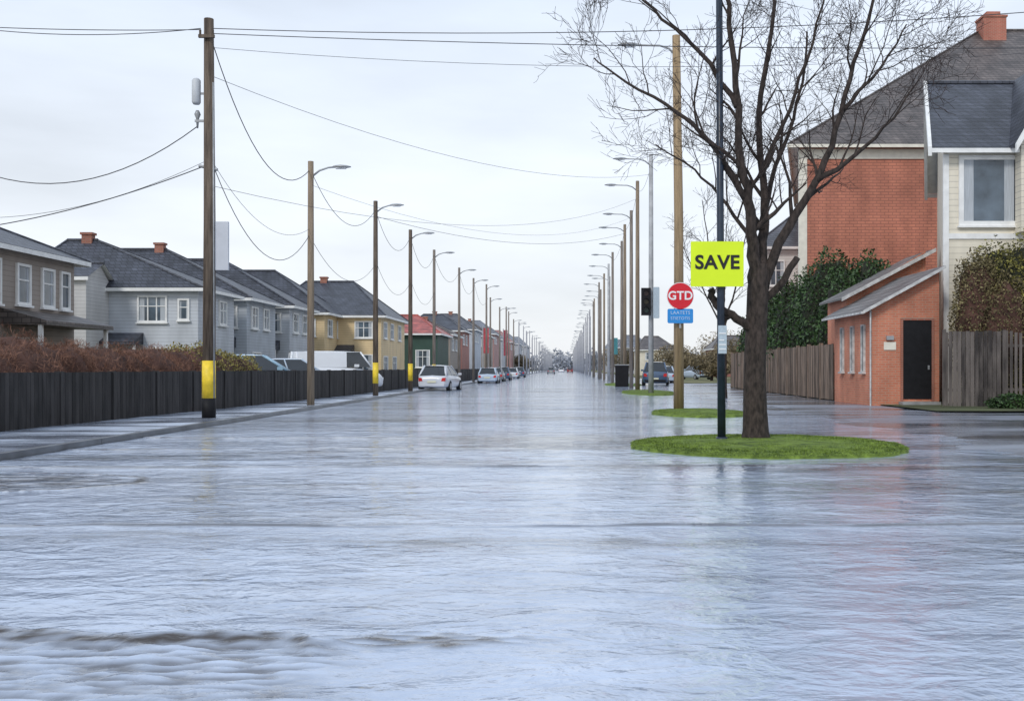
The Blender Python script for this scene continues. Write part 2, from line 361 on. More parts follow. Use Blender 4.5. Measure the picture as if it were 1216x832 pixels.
island(4.5,55,1.5,5.5,.09,5000)
island(4.6,82,1.5,7,.09,2500)

# ------------------------------------------------------------ poles and lamps
def lamp_template(h, side, arm, mat, band=True, arm_drop=.25, rad=.12, label="", tilt=0, loc=(0,0,0), group=None, name="street_lamp", hs=.75):
    t=thing(name,label,"street lamp",loc,group)
    MB().tube([(0,0,-.1),(0,0,h*.5),(tilt,0,h)],[rad,rad*.88,rad*.75],12).done("pole",mat,t,smooth=True)
    if band:
        MB().tube([(0,0,.6),(0,0,1.55)],[rad+.006,rad+.005],12).done("reflective_band",m_yellow,t,smooth=True)
    a=MB(); z=h-arm_drop
    a.tube([(tilt,0,z-.3),(side*.3,0,z-.06),(side*.6,0,z+.04),(side*arm*.8,0,z+.06)],[.035,.035,.03,.03],8)
    a.done("bracket_arm",m_metal_grey,t,smooth=True)
    hm=MB(); x0=side*arm*.72
    secs=[(0,.05,.05),(.12,.1,.08),(.35,.16,.1),(.62,.15,.08),(.82,.05,.03)]
    for dx,ww,hh in secs:
        for j in range(10):
            an=2*math.pi*j/10; hm.v.append((x0+side*dx*hs,ww*math.cos(an)*hs,z+.06+hh*hs*math.sin(an)*(1.0 if math.sin(an)>0 else .6)))
    for i in range(4):
        for j in range(10): hm.f.append((i*10+j,i*10+(j+1)%10,(i+1)*10+(j+1)%10,(i+1)*10+j))
    hm.f.append(tuple(range(10))); hm.f.append(tuple(40+j for j in range(10)))
    hd=hm.done("lamp_head",m_metal_grey,t,smooth=True)
    MB().box(min(x0+side*.1,x0+side*.45),max(x0+side*.1,x0+side*.45),-.06,.06,z+.06-.085*hs,z+.05).done("lens",m_headl,hd)
    return t
LG="street lamps lining the road"
up=thing("utility_pole","tall dark wooden utility pole with yellow band on pavement","utility pole",(-9.08,25.7,.09))
MB().tube([(0,0,-.1),(.02,0,5),(0,0,10.13)],[.165,.145,.12],14).done("pole",m_wood_dark,up,smooth=True)
MB().tube([(0,0,.5),(0,0,1.45)],[.17,.168],14).done("reflective_band",m_yellow,up,smooth=True)
MB().tube([(0,0,-.05),(0,0,.49)],[.172,.17],14).done("base_collar",m_black,up,smooth=True)
MB().box(-.2,.2,-.2,-.13,9.6,9.68).tube([(-.16,-.165,9.68),(-.16,-.165,9.8)],.03,8).tube([(.16,-.165,9.68),(.16,-.165,9.8)],.03,8).done("crossarm",m_wood_dark,up)
MB().tube([(-.3,-.05,7.95),(-.3,-.05,8.0),(-.3,-.05,8.55),(-.3,-.05,8.6)],[.08,.11,.11,.07],12).done("transformer",M("pale_equipment",(.5,.52,.54),.5,.1),up,smooth=True)
MB().tube([(-.28,-.02,7.35),(-.28,-.02,7.6),(-.28,-.02,7.7),(-.28,-.02,7.8)],[.02,.04,.08,.04],10).done("insulator",m_metal_grey,up,smooth=True)
MB().box(-.34,.0,-.06,-.02,7.5,7.56).done("bracket",m_metal_grey,up); MB().box(-.34,.05,-.06,-.02,8.2,8.25).done("bracket",m_metal_grey,up)
MB().tube([(-.25,0,6.4),(.22,0,6.3)],.04,8).done("bracket",m_metal_grey,up)
MB().tube([(.15,-.06,.5),(.14,-.06,4),(.13,-.06,8.5)],.025,6).done("conduit",m_metal_grey,up,smooth=True)
MB().box(.17,.5,-.03,.05,3.75,4.98).done("equipment_panel",M("pale_panel",(.52,.54,.58),.5,.06),up)
MB().box(.1,.169,-.01,.02,4.3,4.4).done("bracket",m_metal_grey,up)

lamp_template(8.35,1,1.05,m_wood_tan,False,label="tan wooden street lamp beside flooded kerb",loc=(-8.71,34.5,.05),group=LG,rad=.13)
lamp_template(8.95,1,.95,m_wood_dark,True,label="dark wooden street lamp with yellow band beside fence",loc=(-8.72,46.3,.05),group=LG,rad=.13)
t4=lamp_template(8.95,1,1.0,m_wood_dark,True,label="dark wooden street lamp with yellow band behind parked car",loc=(-8.6,55.9,.05),group=LG,rad=.13)
t5=lamp_template(9.2,1,1.05,m_pole_grey,True,label="grey brown street lamp on kerb of flooded road",loc=(-8.8,67.5,.05),group=LG,rad=.12)
t6=lamp_template(9.3,1,1.05,m_pole_grey,False,label="grey brown street lamp on kerb of flooded road",loc=(-8.5,80.5,.05),group=LG,rad=.12)
yy=93; i=0
while yy<620:
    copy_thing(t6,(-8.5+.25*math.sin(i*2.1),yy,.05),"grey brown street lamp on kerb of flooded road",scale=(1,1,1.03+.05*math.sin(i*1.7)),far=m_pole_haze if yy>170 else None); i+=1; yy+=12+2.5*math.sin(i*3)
R1=lamp_template(11.75,-1,1.75,m_wood_ochre,False,label="tall brown wooden street lamp on grass island",loc=(3.55,31.8,.05),group=LG,rad=.165,arm_drop=.35,tilt=-.08,hs=.8)
R2=lamp_template(12.3,-1,1.75,m_pole_far,False,label="light grey street lamp carrying a traffic light",loc=(4.38,52,.05),group=LG,rad=.14,arm_drop=.3,hs=.85)
R3=lamp_template(12.4,-1,1.75,m_wood_tan,False,label="brown wooden street lamp on grass island",loc=(4.25,60,.05),group=LG,rad=.14,arm_drop=.3,hs=.85)
R4=lamp_template(11.9,-1,1.7,m_pole_grey,False,label="brown wooden street lamp beside flooded road",loc=(4.4,68,.05),group=LG,rad=.14,arm_drop=.3,hs=.85)
yy=75.5; i=0
while yy<620:
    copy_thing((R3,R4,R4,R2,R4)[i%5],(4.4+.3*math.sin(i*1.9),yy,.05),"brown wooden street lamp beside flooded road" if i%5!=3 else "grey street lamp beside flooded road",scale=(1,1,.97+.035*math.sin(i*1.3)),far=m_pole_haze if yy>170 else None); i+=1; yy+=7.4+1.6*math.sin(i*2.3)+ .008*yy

sp_=thing("sign_pole","tall dark navy metal pole on grass island","sign pole",(2.79,18.1,.06))
MB().tube([(0,0,-.1),(-.02,0,3),(-.06,0,11)],[.075,.065,.055],14).done("pole",m_navy,sp_,smooth=True)
MB().tube([(0,0,-.05),(0,0,.06)],[.11,.1],14).done("base_collar",m_navy,sp_,smooth=True)
nb=MB().box(-.075,.075,-.095,-.078,1.55,2.05).done("notice",m_sticker,sp_)
for z_,x_ in ((1.62,.06),(1.7,.06),(1.78,.03),(1.9,.06)): MB().box(-.06,x_,-.102,-.0955,z_,z_+.02).done("printed_line",m_signw,nb)
MB().box(-.08,.08,-.08,.08,2.88,2.92).done("clamp",m_metal_grey,sp_); MB().box(-.08,.08,-.08,.08,3.44,3.48).done("clamp",m_metal_grey,sp_)
sg=thing("road_sign","fluorescent yellow green square sign reading SAVE on pole","sign",(2.69,17.99,2.8))
def rrect(x0,x1,z0,z1,y0,y1,r=.05,n=5):
    m=MB(); pts=[]
    for cx,cz,a0 in ((x1-r,z0+r,-90),(x1-r,z1-r,0),(x0+r,z1-r,90),(x0+r,z0+r,180)):
        for i in range(n+1):
            a=math.radians(a0+90*i/n); pts.append((cx+r*math.cos(a),cz+r*math.sin(a)))
    k=len(pts)
    m.v=[(p[0],y0,p[1]) for p in pts]+[(p[0],y1,p[1]) for p in pts]
    m.f=[tuple(range(k)),tuple(reversed(range(k,2*k)))]+[(i,i+k,(i+1)%k+k,(i+1)%k) for i in range(k)]
    return m
rrect(-.47,.47,0,.8,-.03,-.01,.02).done("sign_plate",m_sign_y,sg)
text_part("SAVE",.34,(0,-.036,.42),m_ink,sg,bold=.009,sx=1.02)

rs=thing("traffic_sign","round red sign with white letters and blue plate","sign",(3.57,31.55,2.7))
def disc(cx,cz,r,y0,y1,n=32):
    m=MB(); m.v=[(cx+r*math.cos(2*math.pi*i/n),y0,cz+r*math.sin(2*math.pi*i/n)) for i in range(n)]+[(cx+r*math.cos(2*math.pi*i/n),y1,cz+r*math.sin(2*math.pi*i/n)) for i in range(n)]
    m.f=[tuple(range(n)),tuple(reversed(range(n,2*n)))]+[(i,i+n,(i+1)%n+n,(i+1)%n) for i in range(n)]; return m
disc(0,.9,.425,-.03,0).done("sign_rim",m_signw,rs); disc(0,.9,.405,-.036,-.031).done("sign_plate",m_sign_r,rs)
text_part("GTD",.37,(0,-.041,.9),m_signw,rs,bold=.008,sx=.98)
bl=rrect(-.4,.4,.05,.5,-.03,0).done("information_plate",m_sign_b,rs)
text_part("LAATETS",.15,(0,-.036,.375),m_signbw,rs); text_part("STIETOTIS",.13,(0,-.036,.2),m_signbw,rs)
MB().box(-.03,.03,.001,.06,-.1,1.2).done("mounting_bracket",m_metal_grey,rs)

tl=thing("traffic_light","black traffic light head mounted on grey lamp column","traffic light",(4.14,51.75,4.05))
MB().box(-.28,.2,-.12,.12,0,1.4).done("housing",m_black,tl)
lm_=[M("dark_signal_lens",(.03,.015,.012),.3),M("dark_amber_lens",(.035,.028,.012),.3),M("dark_green_lens",(.01,.03,.022),.3)]
for i in range(3):
    disc(-.04,.27+.43*i,.13,-.14,-.121,20).done("signal_lens",lm_[2-i],tl)
    hd=MB()
    for yy_ in (-.121,-.3):
        for j in range(9):
            a=math.radians(-10+25*j); hd.v.append((-.04+.15*math.cos(a),yy_,.27+.43*i+.15*math.sin(a)))
    hd.f=[(j,j+1,10+j,9+j) for j in range(8)]; hd.done("visor",m_black,tl)
MB().box(.2,.24,-.03,.03,.2,.26).done("bracket",m_metal_grey,tl); MB().box(.2,.24,-.03,.03,1.1,1.16).done("bracket",m_metal_grey,tl)
rrect(.33,.65,-.15,1.45,-.02,.02).done("backing_board",m_sticker,tl)

cb=thing("utility_cabinet","black roadside utility cabinet beside lamp column","utility cabinet",(4.1,74,0))
MB().box(-.48,.48,-.3,.3,0,1.55).done("body",m_black,cb); MB().box(-.52,.52,-.34,.34,1.553,1.62).done("lid",m_metal_grey,cb); MB().box(-.42,-.01,-.325,-.303,.1,1.45).done("door",m_black,cb); MB().box(.01,.42,-.325,-.303,.1,1.45).done("door",m_black,cb)
for (x,y,z0,z1,mt,lb) in ((-9.2,112,3.0,5.8,M("faded_red_banner",(.45,.06,.07),.6),"red vertical banner on a post by the road"),(-9.3,150,3.2,7,M("maroon_banner",(.3,.05,.07),.6),"maroon vertical banner on a post by the road"),(5.6,122,3,5,M("teal_banner",(.05,.2,.22),.6),"small teal banner on a post by the road")):
    q=thing("banner_sign",lb,"banner",(x,y,0)); MB().tube([(0,0,0),(0,0,z1+.2)],.06,8).done("post",m_pole_far,q); MB().box(.07,.65,-.03,.03,z0,z1).done("banner",mt,q)

# ------------------------------------------------------------ wires
def wire(a,b,sag,lb="black overhead power line strung between poles",r=.014,n=18):
    a=Vector(a); b=Vector(b); pts=[]
    for i in range(n+1):
        t=i/n; p=a.lerp(b,t); p.z-=sag*4*t*(1-t); pts.append(p)
    m=MB(); mid=pts[0].copy(); m.tube(pts,r*.6,5)
    o=m.done("power_line",m_wire,None,off=mid,smooth=True); o.location=mid; o["label"]=lb; o["category"]="power line"; o["group"]="overhead power lines"
T=(-9.08,25.7)
wire((T[0]+.15,T[1]-.15,9.93),(13.5,24,10.0),.35,r=.018); wire((T[0]+.15,T[1]-.15,9.8),(14,26,9.6),.15,r=.018); wire((T[0],T[1],9.5),(14,27,9.9),.5,r=.01)
wire((-18,27.5,10.9),(T[0]-.15,T[1]-.15,9.93),.3,r=.018); wire((-18,26,10.3),(T[0]-.15,T[1]-.15,9.9),.1,r=.018)
wire((-16.8,27,7.15),(T[0]-.28,T[1],7.5),1.15,r=.022); wire((-16.8,27,4.95),(T[0]-.2,T[1],6.45),.25,r=.022)
wire((-16.8,27,5.4),(T[0]-.1,T[1],6.6),.5,r=.01)
wire((T[0]+.1,T[1],9.6),(-8.75,34.5,8.1),1.5,r=.022); wire((T[0]+.15,T[1],6.4),(-8.75,34.5,5.9),1.5,r=.018)
wire((T[0]+.15,T[1],6.5),(-8.75,34.5,6.1),.8,r=.01)
Lp=[(-8.71,34.5,8.1),(-8.72,46.3,8.6),(-8.6,55.9,8.6),(-8.8,67.5,8.9),(-8.5,80.5,9),(-8.4,93,9),(-8.5,110,9)]
for p,q in zip(Lp[:-1],Lp[1:]):
    wire(p,q,1.25,r=.018)
    if p[1]<60: wire((p[0],p[1],p[2]-2.3),(q[0],q[1],q[2]-2.5),1.1,r=.014)
wire((T[0],T[1],8.8),(4.3,52,11.3),1.0,r=.011); wire((T[0],T[1],6.0),(4.2,60,11.4),1.3,r=.01)
wire((-8.72,46.3,8.3),(4.4,75.5,11.4),1.0,r=.016); wire((-8.71,34.5,7.6),(4.2,68,11.4),1.4,r=.009)
wire((-7,18,11.6),(9,30,11.6),.4,r=.009)
Rp=[(3.55,31.8,11.2),(4.38,52,11.8),(4.25,60,11.9),(4.4,75.5,11.6),(4.4,95,11.4)]
for p,q in zip(Rp[:-1],Rp[1:]): wire(p,q,.5,r=.014)

# ------------------------------------------------------------ houses
def house(name,label,corners,z0,eave,ridge,wallm,roofm,over=.4,trim=m_white,gables="",cat="house"):
    FL,FR,BR,BL=[Vector((c[0],c[1],0)) for c in corners]; off=(FL.x,FL.y,z0)
    t=thing(name,label,cat,off)
    cs=[FL,FR,BR,BL]; w=MB()
    for i in range(4):
        a,b_=cs[i],cs[(i+1)%4]; w.poly([(a.x,a.y,z0),(b_.x,b_.y,z0),(b_.x,b_.y,eave),(a.x,a.y,eave)])
    R1=Vector(ridge[0]); R2=Vector(ridge[1])
    if 'L' in gables: w.poly([(BL.x,BL.y,eave),(FL.x,FL.y,eave),(R1.x,R1.y,R1.z-.08)])
    if 'R' in gables: w.poly([(FR.x,FR.y,eave),(BR.x,BR.y,eave),(R2.x,R2.y,R2.z-.08)])
    w.done("wall",wallm,t,off)
    ex=[]
    for i in range(4):
        p=cs[i]; d1=(cs[i]-cs[i-1]).normalized(); d2=(cs[i]-cs[(i+1)%4]).normalized()
        ex.append(p+(d1+d2)*over)
    if gables:
        dx=(R2-R1).normalized()*over
        if 'L' in gables: R1=R1-dx
        if 'R' in gables: R2=R2+dx
    z=eave-.06; r=MB(); A,B,Cc,D=[(p.x,p.y,z+.12) for p in ex]
    r.poly([A,B,tuple(R2),tuple(R1)])
    if 'R' not in gables: r.poly([B,Cc,tuple(R2)])
    r.poly([Cc,D,tuple(R1),tuple(R2)])
    if 'L' not in gables: r.poly([D,A,tuple(R1)])
    if not gables: r.poly([D,Cc,B,A])
    r.tube([tuple(R1+Vector((0,0,.02))),tuple(R2+Vector((0,0,.02)))],.09,6)
    if 'L' not in gables:
        for a in (A,D): r.tube([a,tuple(R1)],.07,5)
    if 'R' not in gables:
        for a in (B,Cc): r.tube([a,tuple(R2)],.07,5)
    ro=r.done("roof",roofm,t,off)
    if gables=="":
        MB().poly([(p[0],p[1],p[2]-.01) for p in (D,Cc,B,A)]).done("soffit",trim,t,off)
    else:
        s_=MB(); k_=Vector((0,0,-.012))
        s_.poly([tuple(Vector(q)+k_) for q in (A,B,R2,R1)]); s_.poly([tuple(Vector(q)+k_) for q in (Cc,D,R1,R2)]); s_.done("soffit",trim,t,off)
    f=MB()
    for i in range(4):
        a,b_=ex[i],ex[(i+1)%4]; d=(b_-a).normalized(); nn=Vector((d.y,-d.x,0))*.05
        if (i==1 and 'R' in gables) or (i==3 and 'L' in gables): continue
        f.hexa([(a.x,a.y,z-.06),(a.x+nn.x,a.y+nn.y,z-.06),(b_.x+nn.x,b_.y+nn.y,z-.06),(b_.x,b_.y,z-.06),(a.x,a.y,z+.1),(a.x+nn.x,a.y+nn.y,z+.1),(b_.x+nn.x,b_.y+nn.y,z+.1),(b_.x,b_.y,z+.1)])
    f.done("gutter",trim,t,off)
    if 'L' in gables:
        f=MB()
        for e_ in (A,D):
            a=Vector(e_); bb=R1
            f.hexa([(a.x-.14,a.y-.05,a.z-.3),(a.x-.003,a.y-.05,a.z-.3),(bb.x-.003,bb.y,bb.z-.26),(bb.x-.14,bb.y,bb.z-.26),(a.x-.14,a.y-.05,a.z+.05),(a.x-.003,a.y-.05,a.z+.05),(bb.x-.003,bb.y,bb.z+.1),(bb.x-.14,bb.y,bb.z+.1)])
        f.done("bargeboard",trim,t,off)
    return t,cs,off,ro
def on_wall(A,B,u,n,z):
    d=(B-A).normalized(); nn=Vector((d.y,-d.x,0)); p=A+d*u+nn*n; return (p.x,p.y,z)
def wbox(m,A,B,u0,u1,n0,n1,z0,z1):
    P=lambda u,n,z: on_wall(A,B,u,n,z)
    m.hexa([P(u0,n1,z0),P(u1,n1,z0),P(u1,n0,z0),P(u0,n0,z0),P(u0,n1,z1),P(u1,n1,z1),P(u1,n0,z1),P(u0,n0,z1)])
def window(t,off,A,B,u0,u1,z0,z1,fr=m_white,mull=1,bar=True,fw=.09,curt=True):
    g=MB(); wbox(g,A,B,u0,u1,-.02,.02,z0,z1); go=g.done("window",m_glass,t,off)
    f=MB()
    wbox(f,A,B,u0-fw,u0,-.02,.08,z0-fw,z1+fw); wbox(f,A,B,u1,u1+fw,-.02,.08,z0-fw,z1+fw)
    wbox(f,A,B,u0,u1,-.02,.078,z1,z1+fw); wbox(f,A,B,u0,u1,-.02,.078,z0-fw,z0)
    for i in range(mull):
        u=u0+(u1-u0)*(i+1)/(mull+1); wbox(f,A,B,u-.03,u+.03,.02,.06,z0,z1)
    if bar: zz=z0+(z1-z0)*.62; wbox(f,A,B,u0,u1,.02,.05,zz-.025,zz+.025)
    f.done("frame",fr,go,off)
    s=MB(); wbox(s,A,B,u0-fw-.05,u1+fw+.05,-.02,.14,z0-fw-.07,z0-fw-.002); s.done("sill",fr,go,off)
    if curt:
        for a_,b_ in ((u0+.01,u0+(u1-u0)*.2),(u1-(u1-u0)*.2,u1-.01)):
            c=MB(); wbox(c,A,B,a_,b_,.021,.024,z0,z1); c.done("curtain",m_curtain,go,off)
    return go
def door(t,off,A,B,u0,u1,z0,z1,mat):
    g=MB(); wbox(g,A,B,u0,u1,-.02,.03,z0,z1); d=g.done("door",mat,t,off)
    f=MB(); wbox(f,A,B,u0-.1,u0,-.02,.07,z0,z1+.1); wbox(f,A,B,u1,u1+.1,-.02,.07,z0,z1+.1); wbox(f,A,B,u0,u1,-.02,.068,z1,z1+.1); f.done("frame",m_white,d,off)
    h_=MB(); wbox(h_,A,B,u1-.15,u1-.1,.03,.08,z0+.95,z0+1.1); h_.done("handle",m_metal_grey,d,off)
def chimney(ro,off,x,y,z0,z1,mat,w=.26,pots=False):
    c=MB().box(x-w,x+w,y-w*.8,y+w*.8,z0,z1).box(x-w-.06,x+w+.06,y-w*.8-.06,y+w*.8+.06,z1+.002,z1+.12)
    if pots: c.box(x-w*.6,x+w*.6,y-w*.5,y+w*.5,z1+.122,z1+.4)
    c.done("chimney",mat,ro,off)
def porch(t,off,A,B,u0,u1,z0,z1,dep,mat):
    P=lambda u,n,z: on_wall(A,B,u,n,z)
    m=MB(); m.hexa([P(u0,dep,z0),P(u1,dep,z0),P(u1,0.0,z0+.02),P(u0,0.0,z0+.02),P(u0,dep,z0+.14),P(u1,dep,z0+.14),P(u1,0,z1),P(u0,0,z1)])
    m.done("porch_roof",mat,t,off)
    for u in (u0+.1,u1-.1):
        q=MB(); wbox(q,A,B,u-.06,u+.06,dep-.3,dep-.18,.1,z0); q.done("porch_post",m_white,t,off)

s_taupe=siding("taupe_siding",(.34,.29,.25)); s_grey=siding("light_blue_grey_siding",(.57,.6,.64)); s_grey2=siding("blue_grey_siding",(.49,.53,.58)); s_grey3=siding("pale_siding",(.6,.59,.58))
s_yel=siding("cream_yellow_siding",(.78,.6,.35)); s_cream=siding("cream_siding",(.78,.72,.59),.22); s_green=siding("dark_green_siding",(.04,.085,.065)); s_red=siding("brick_red_siding",(.36,.15,.12)); s_white=siding("white_siding",(.72,.71,.68),.2)
s_hz=siding("hazy_grey_siding",(.42,.43,.46)); s_hzr=siding("hazy_red_siding",(.4,.22,.2))  # far siding and roof tiles have distance haze painted into their colours
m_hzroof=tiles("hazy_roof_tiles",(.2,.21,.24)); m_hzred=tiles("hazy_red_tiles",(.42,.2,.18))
b_or=brick("orange_brick",(.64,.22,.125),(.55,.175,.1),(.5,.32,.23),.24,.085,.01)
b_or2=brick("orange_brown_brick_courses",(.57,.215,.135),(.5,.185,.12),(.34,.135,.095),.4,.15,.018)
b_ch=brick("chimney_brick",(.42,.14,.09),(.36,.12,.07),(.3,.22,.18))
b_ch2=brick("orange_chimney_brick",(.5,.15,.1),(.43,.12,.08),(.4,.25,.18))
dk=M("dark_door_paint",(.05,.05,.06),.4,.1)

t,cs,off,ro=house("taupe_house","taupe two storey house with slate roof behind fence",[(-26,26),(-18.2,26),(-18.2,37.4),(-26,37.4)],.1,5.25,[(-21.9,29.5,7.1),(-21.9,34,7.1)],s_taupe,m_slate)
A,B=cs[1],cs[2]
window(t,off,A,B,7.5,8.2,3.55,4.75,mull=0); window(t,off,A,B,9.1,9.8,3.55,4.75,mull=0); window(t,off,A,B,5.2,6.4,3.5,4.8); window(t,off,A,B,2,3.4,3.5,4.8); window(t,off,A,B,7.4,8.8,1.2,2.3)
window(t,off,A,B,10.4,10.9,3.55,4.75,mull=0,curt=False)
porch(t,off,A,B,6.5,11.3,2.75,3.3,1.5,m_brownroof)
def grey_house(nm,lb,x0,x1,y0,d,wm,ridge_z=7.9,inset=5.2,ch=None,eave=5.25,rm=m_slate,front=(),side=(),fdoor=None,prch=True,rin=1.5):
    t,cs,off,ro=house(nm,lb,[(x0,y0),(x1,y0),(x1,y0+d),(x0,y0+d)],.1,eave,[(x0+rin,y0+d/2,ridge_z),(x1-inset,y0+d/2,ridge_z)],wm,rm)
    A,B=cs[0],cs[1]; W=x1-x0
    for (u0,u1,z0,z1,mu) in front: window(t,off,A,B,W-u1,W-u0,z0,z1,mull=mu)
    for (u0,u1,z0,z1,mu) in side: window(t,off,cs[1],cs[2],u0,u1,z0,z1,mull=mu)
    if fdoor: door(t,off,A,B,W-fdoor-1,W-fdoor,.1,2.2,dk)
    if prch: porch(t,off,A,B,W-(fdoor or 1)-1.6,W-(fdoor or 1)+.6,2.5,3.1,1.1,m_slate)
    if ch: chimney(ro,off,ch,y0+d/2,ridge_z-.5,ridge_z+.28,b_ch)
    return t,cs,off,ro
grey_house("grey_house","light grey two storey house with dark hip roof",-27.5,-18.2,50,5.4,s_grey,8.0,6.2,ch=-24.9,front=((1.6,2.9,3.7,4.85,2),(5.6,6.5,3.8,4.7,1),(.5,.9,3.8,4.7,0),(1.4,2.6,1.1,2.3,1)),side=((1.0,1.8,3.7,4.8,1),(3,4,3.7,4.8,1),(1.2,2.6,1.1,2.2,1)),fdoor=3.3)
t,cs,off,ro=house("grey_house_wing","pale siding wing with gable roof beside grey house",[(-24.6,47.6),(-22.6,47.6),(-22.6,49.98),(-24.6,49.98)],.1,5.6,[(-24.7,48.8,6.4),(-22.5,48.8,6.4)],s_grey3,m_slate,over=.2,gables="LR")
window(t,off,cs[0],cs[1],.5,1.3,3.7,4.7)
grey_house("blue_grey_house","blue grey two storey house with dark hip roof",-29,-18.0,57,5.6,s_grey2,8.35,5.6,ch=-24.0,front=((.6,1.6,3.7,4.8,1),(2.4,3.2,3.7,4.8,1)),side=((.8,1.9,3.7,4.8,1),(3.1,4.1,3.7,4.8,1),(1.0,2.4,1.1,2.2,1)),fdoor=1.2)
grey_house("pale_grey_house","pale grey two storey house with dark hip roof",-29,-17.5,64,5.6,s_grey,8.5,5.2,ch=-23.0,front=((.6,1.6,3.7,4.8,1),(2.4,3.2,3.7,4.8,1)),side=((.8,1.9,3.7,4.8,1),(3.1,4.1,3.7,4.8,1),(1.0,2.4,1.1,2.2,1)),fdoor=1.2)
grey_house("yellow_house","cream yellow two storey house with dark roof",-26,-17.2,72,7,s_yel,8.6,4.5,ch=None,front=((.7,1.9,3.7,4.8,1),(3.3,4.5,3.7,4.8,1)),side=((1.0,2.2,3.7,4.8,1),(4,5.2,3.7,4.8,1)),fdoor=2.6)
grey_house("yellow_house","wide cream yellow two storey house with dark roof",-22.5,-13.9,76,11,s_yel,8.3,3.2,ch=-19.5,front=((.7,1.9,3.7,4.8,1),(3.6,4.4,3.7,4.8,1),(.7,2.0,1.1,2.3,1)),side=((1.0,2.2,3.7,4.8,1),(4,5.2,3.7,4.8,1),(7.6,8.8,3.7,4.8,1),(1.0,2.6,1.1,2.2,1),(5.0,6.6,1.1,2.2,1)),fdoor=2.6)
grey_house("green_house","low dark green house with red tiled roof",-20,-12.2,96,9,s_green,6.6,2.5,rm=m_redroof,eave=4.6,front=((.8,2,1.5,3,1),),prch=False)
specs=[("brown_house","brown house with dark tiled roof",-19,-12.6,110,10,s_taupe,6.8,5,m_brownroof),("red_house","brick red house with slate roof",-20,-13,126,10,s_red,8.3,6,m_slate),("slate_blue_house","slate blue house with grey roof",-20,-13,143,12,s_grey2,9.3,6.8,m_greyroof),
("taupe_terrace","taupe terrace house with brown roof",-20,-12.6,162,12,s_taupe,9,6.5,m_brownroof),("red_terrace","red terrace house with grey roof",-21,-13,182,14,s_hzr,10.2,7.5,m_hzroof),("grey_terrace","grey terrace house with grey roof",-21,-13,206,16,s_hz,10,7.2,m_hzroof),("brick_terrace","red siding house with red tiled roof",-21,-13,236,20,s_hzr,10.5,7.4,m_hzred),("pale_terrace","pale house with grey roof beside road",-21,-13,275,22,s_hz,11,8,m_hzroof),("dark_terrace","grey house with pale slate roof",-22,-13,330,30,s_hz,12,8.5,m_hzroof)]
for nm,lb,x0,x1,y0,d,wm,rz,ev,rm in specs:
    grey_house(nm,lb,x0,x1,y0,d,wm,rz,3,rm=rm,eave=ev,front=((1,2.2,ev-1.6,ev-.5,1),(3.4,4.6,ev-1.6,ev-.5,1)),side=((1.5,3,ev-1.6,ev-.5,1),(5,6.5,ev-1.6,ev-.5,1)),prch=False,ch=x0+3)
for nm,lb,x0,x1,y0,d,wm,rz,ev,rm in [("far_brick_house","small brick red house with tiled roof",22,30,150,9,s_red,6.3,4.2,m_brownroof),("far_cream_house","small cream house with brown roof",12.5,19,175,10,s_cream,7,4.5,m_brownroof),("far_grey_house","grey house with slate roof beyond trees",12,19,230,12,s_hz,9,6,m_hzroof),("far_taupe_house","taupe house with slate roof beyond trees",12,20,300,16,s_hz,10,7,m_hzroof)]:
    grey_house(nm,lb,x0,x1,y0,d,wm,rz,2.5,rm=rm,eave=ev,front=((1,2.2,ev-1.6,ev-.5,1),(4,5.2,ev-1.6,ev-.5,1)),prch=False)
t,cs,off,ro=house("white_house","white rendered house with grey roof behind hedge",[(12.6,66),(20,66),(20,74),(14,74)],.06,9.2,[(15.5,70,11.8),(18,70,11.8)],s_white,m_greyroof)
window(t,off,cs[0],cs[1],.6,1.6,6.8,8.3); window(t,off,cs[3],cs[0],2,3.4,6.8,8.3); window(t,off,cs[3],cs[0],5,6.4,6.8,8.3)
t,cs,off,ro=house("brick_building","large orange brown brick building with brown hip roof",[(12,52),(34,52),(34,70),(16.4,70)],.06,12.7,[(25,61,21.7),(31,61,21.7)],b_or2,m_brownroof,over=.55,trim=m_cream)
f=MB(); wbox(f,cs[0],cs[1],-.02,.4,-.1,.05,.06,12.6); wbox(f,cs[0],cs[1],.4,22,.002,.06,12.1,12.6); f.done("corner_trim",m_cream,t,off)
window(t,off,cs[0],cs[1],9,10.5,8,10.4,fr=m_cream)
chimney(ro,off,25.5,60.6,20.4,22.2,b_ch2,.68,True)
t,cs,off,ro=house("cream_house","cream clapboard house with slate roof and large windows",[(13.9,37.2),(24,37.2),(24,46),(16.9,46)],.06,9.3,[(15.1,41,12.9),(24,41,12.9)],s_cream,m_slate,over=.45,gables="L",trim=m_white)
A,B=cs[0],cs[1]
window(t,off,A,B,.72,2.6,6.75,9.0,mull=0,bar=False,fw=.17); window(t,off,A,B,3.6,5.6,6.75,9.0,mull=1,bar=False,fw=.17); window(t,off,A,B,.8,2.6,2.6,4.6,mull=1)
f=MB(); wbox(f,A,B,-.02,.18,-.02,.06,.06,9.2); wbox(f,A,B,.18,10,.002,.05,6.1,6.3); f.done("corner_trim",m_white,t,off)
gx=18.2
d_=MB(); d_.poly([(gx-1.8,36.6,9.45),(gx+1.8,36.6,9.45),(gx,36.6,12.6)]); d_.box(gx-1.7,gx+1.7,36.62,37.19,6.3,9.44)
d_.done("dormer",s_cream,ro,off)
d_=MB()
for s_ in (-1,1):
    xe=gx+s_*2.05; d_.hexa([(xe,36.2,9.1),(xe,36.32,9.1),(gx,36.32,12.7),(gx,36.2,12.7),(xe,36.2,9.4),(xe,36.32,9.4),(gx,36.32,13.0),(gx,36.2,13.0)])
d_.done("bargeboard",m_white,ro,off)
d_=MB()
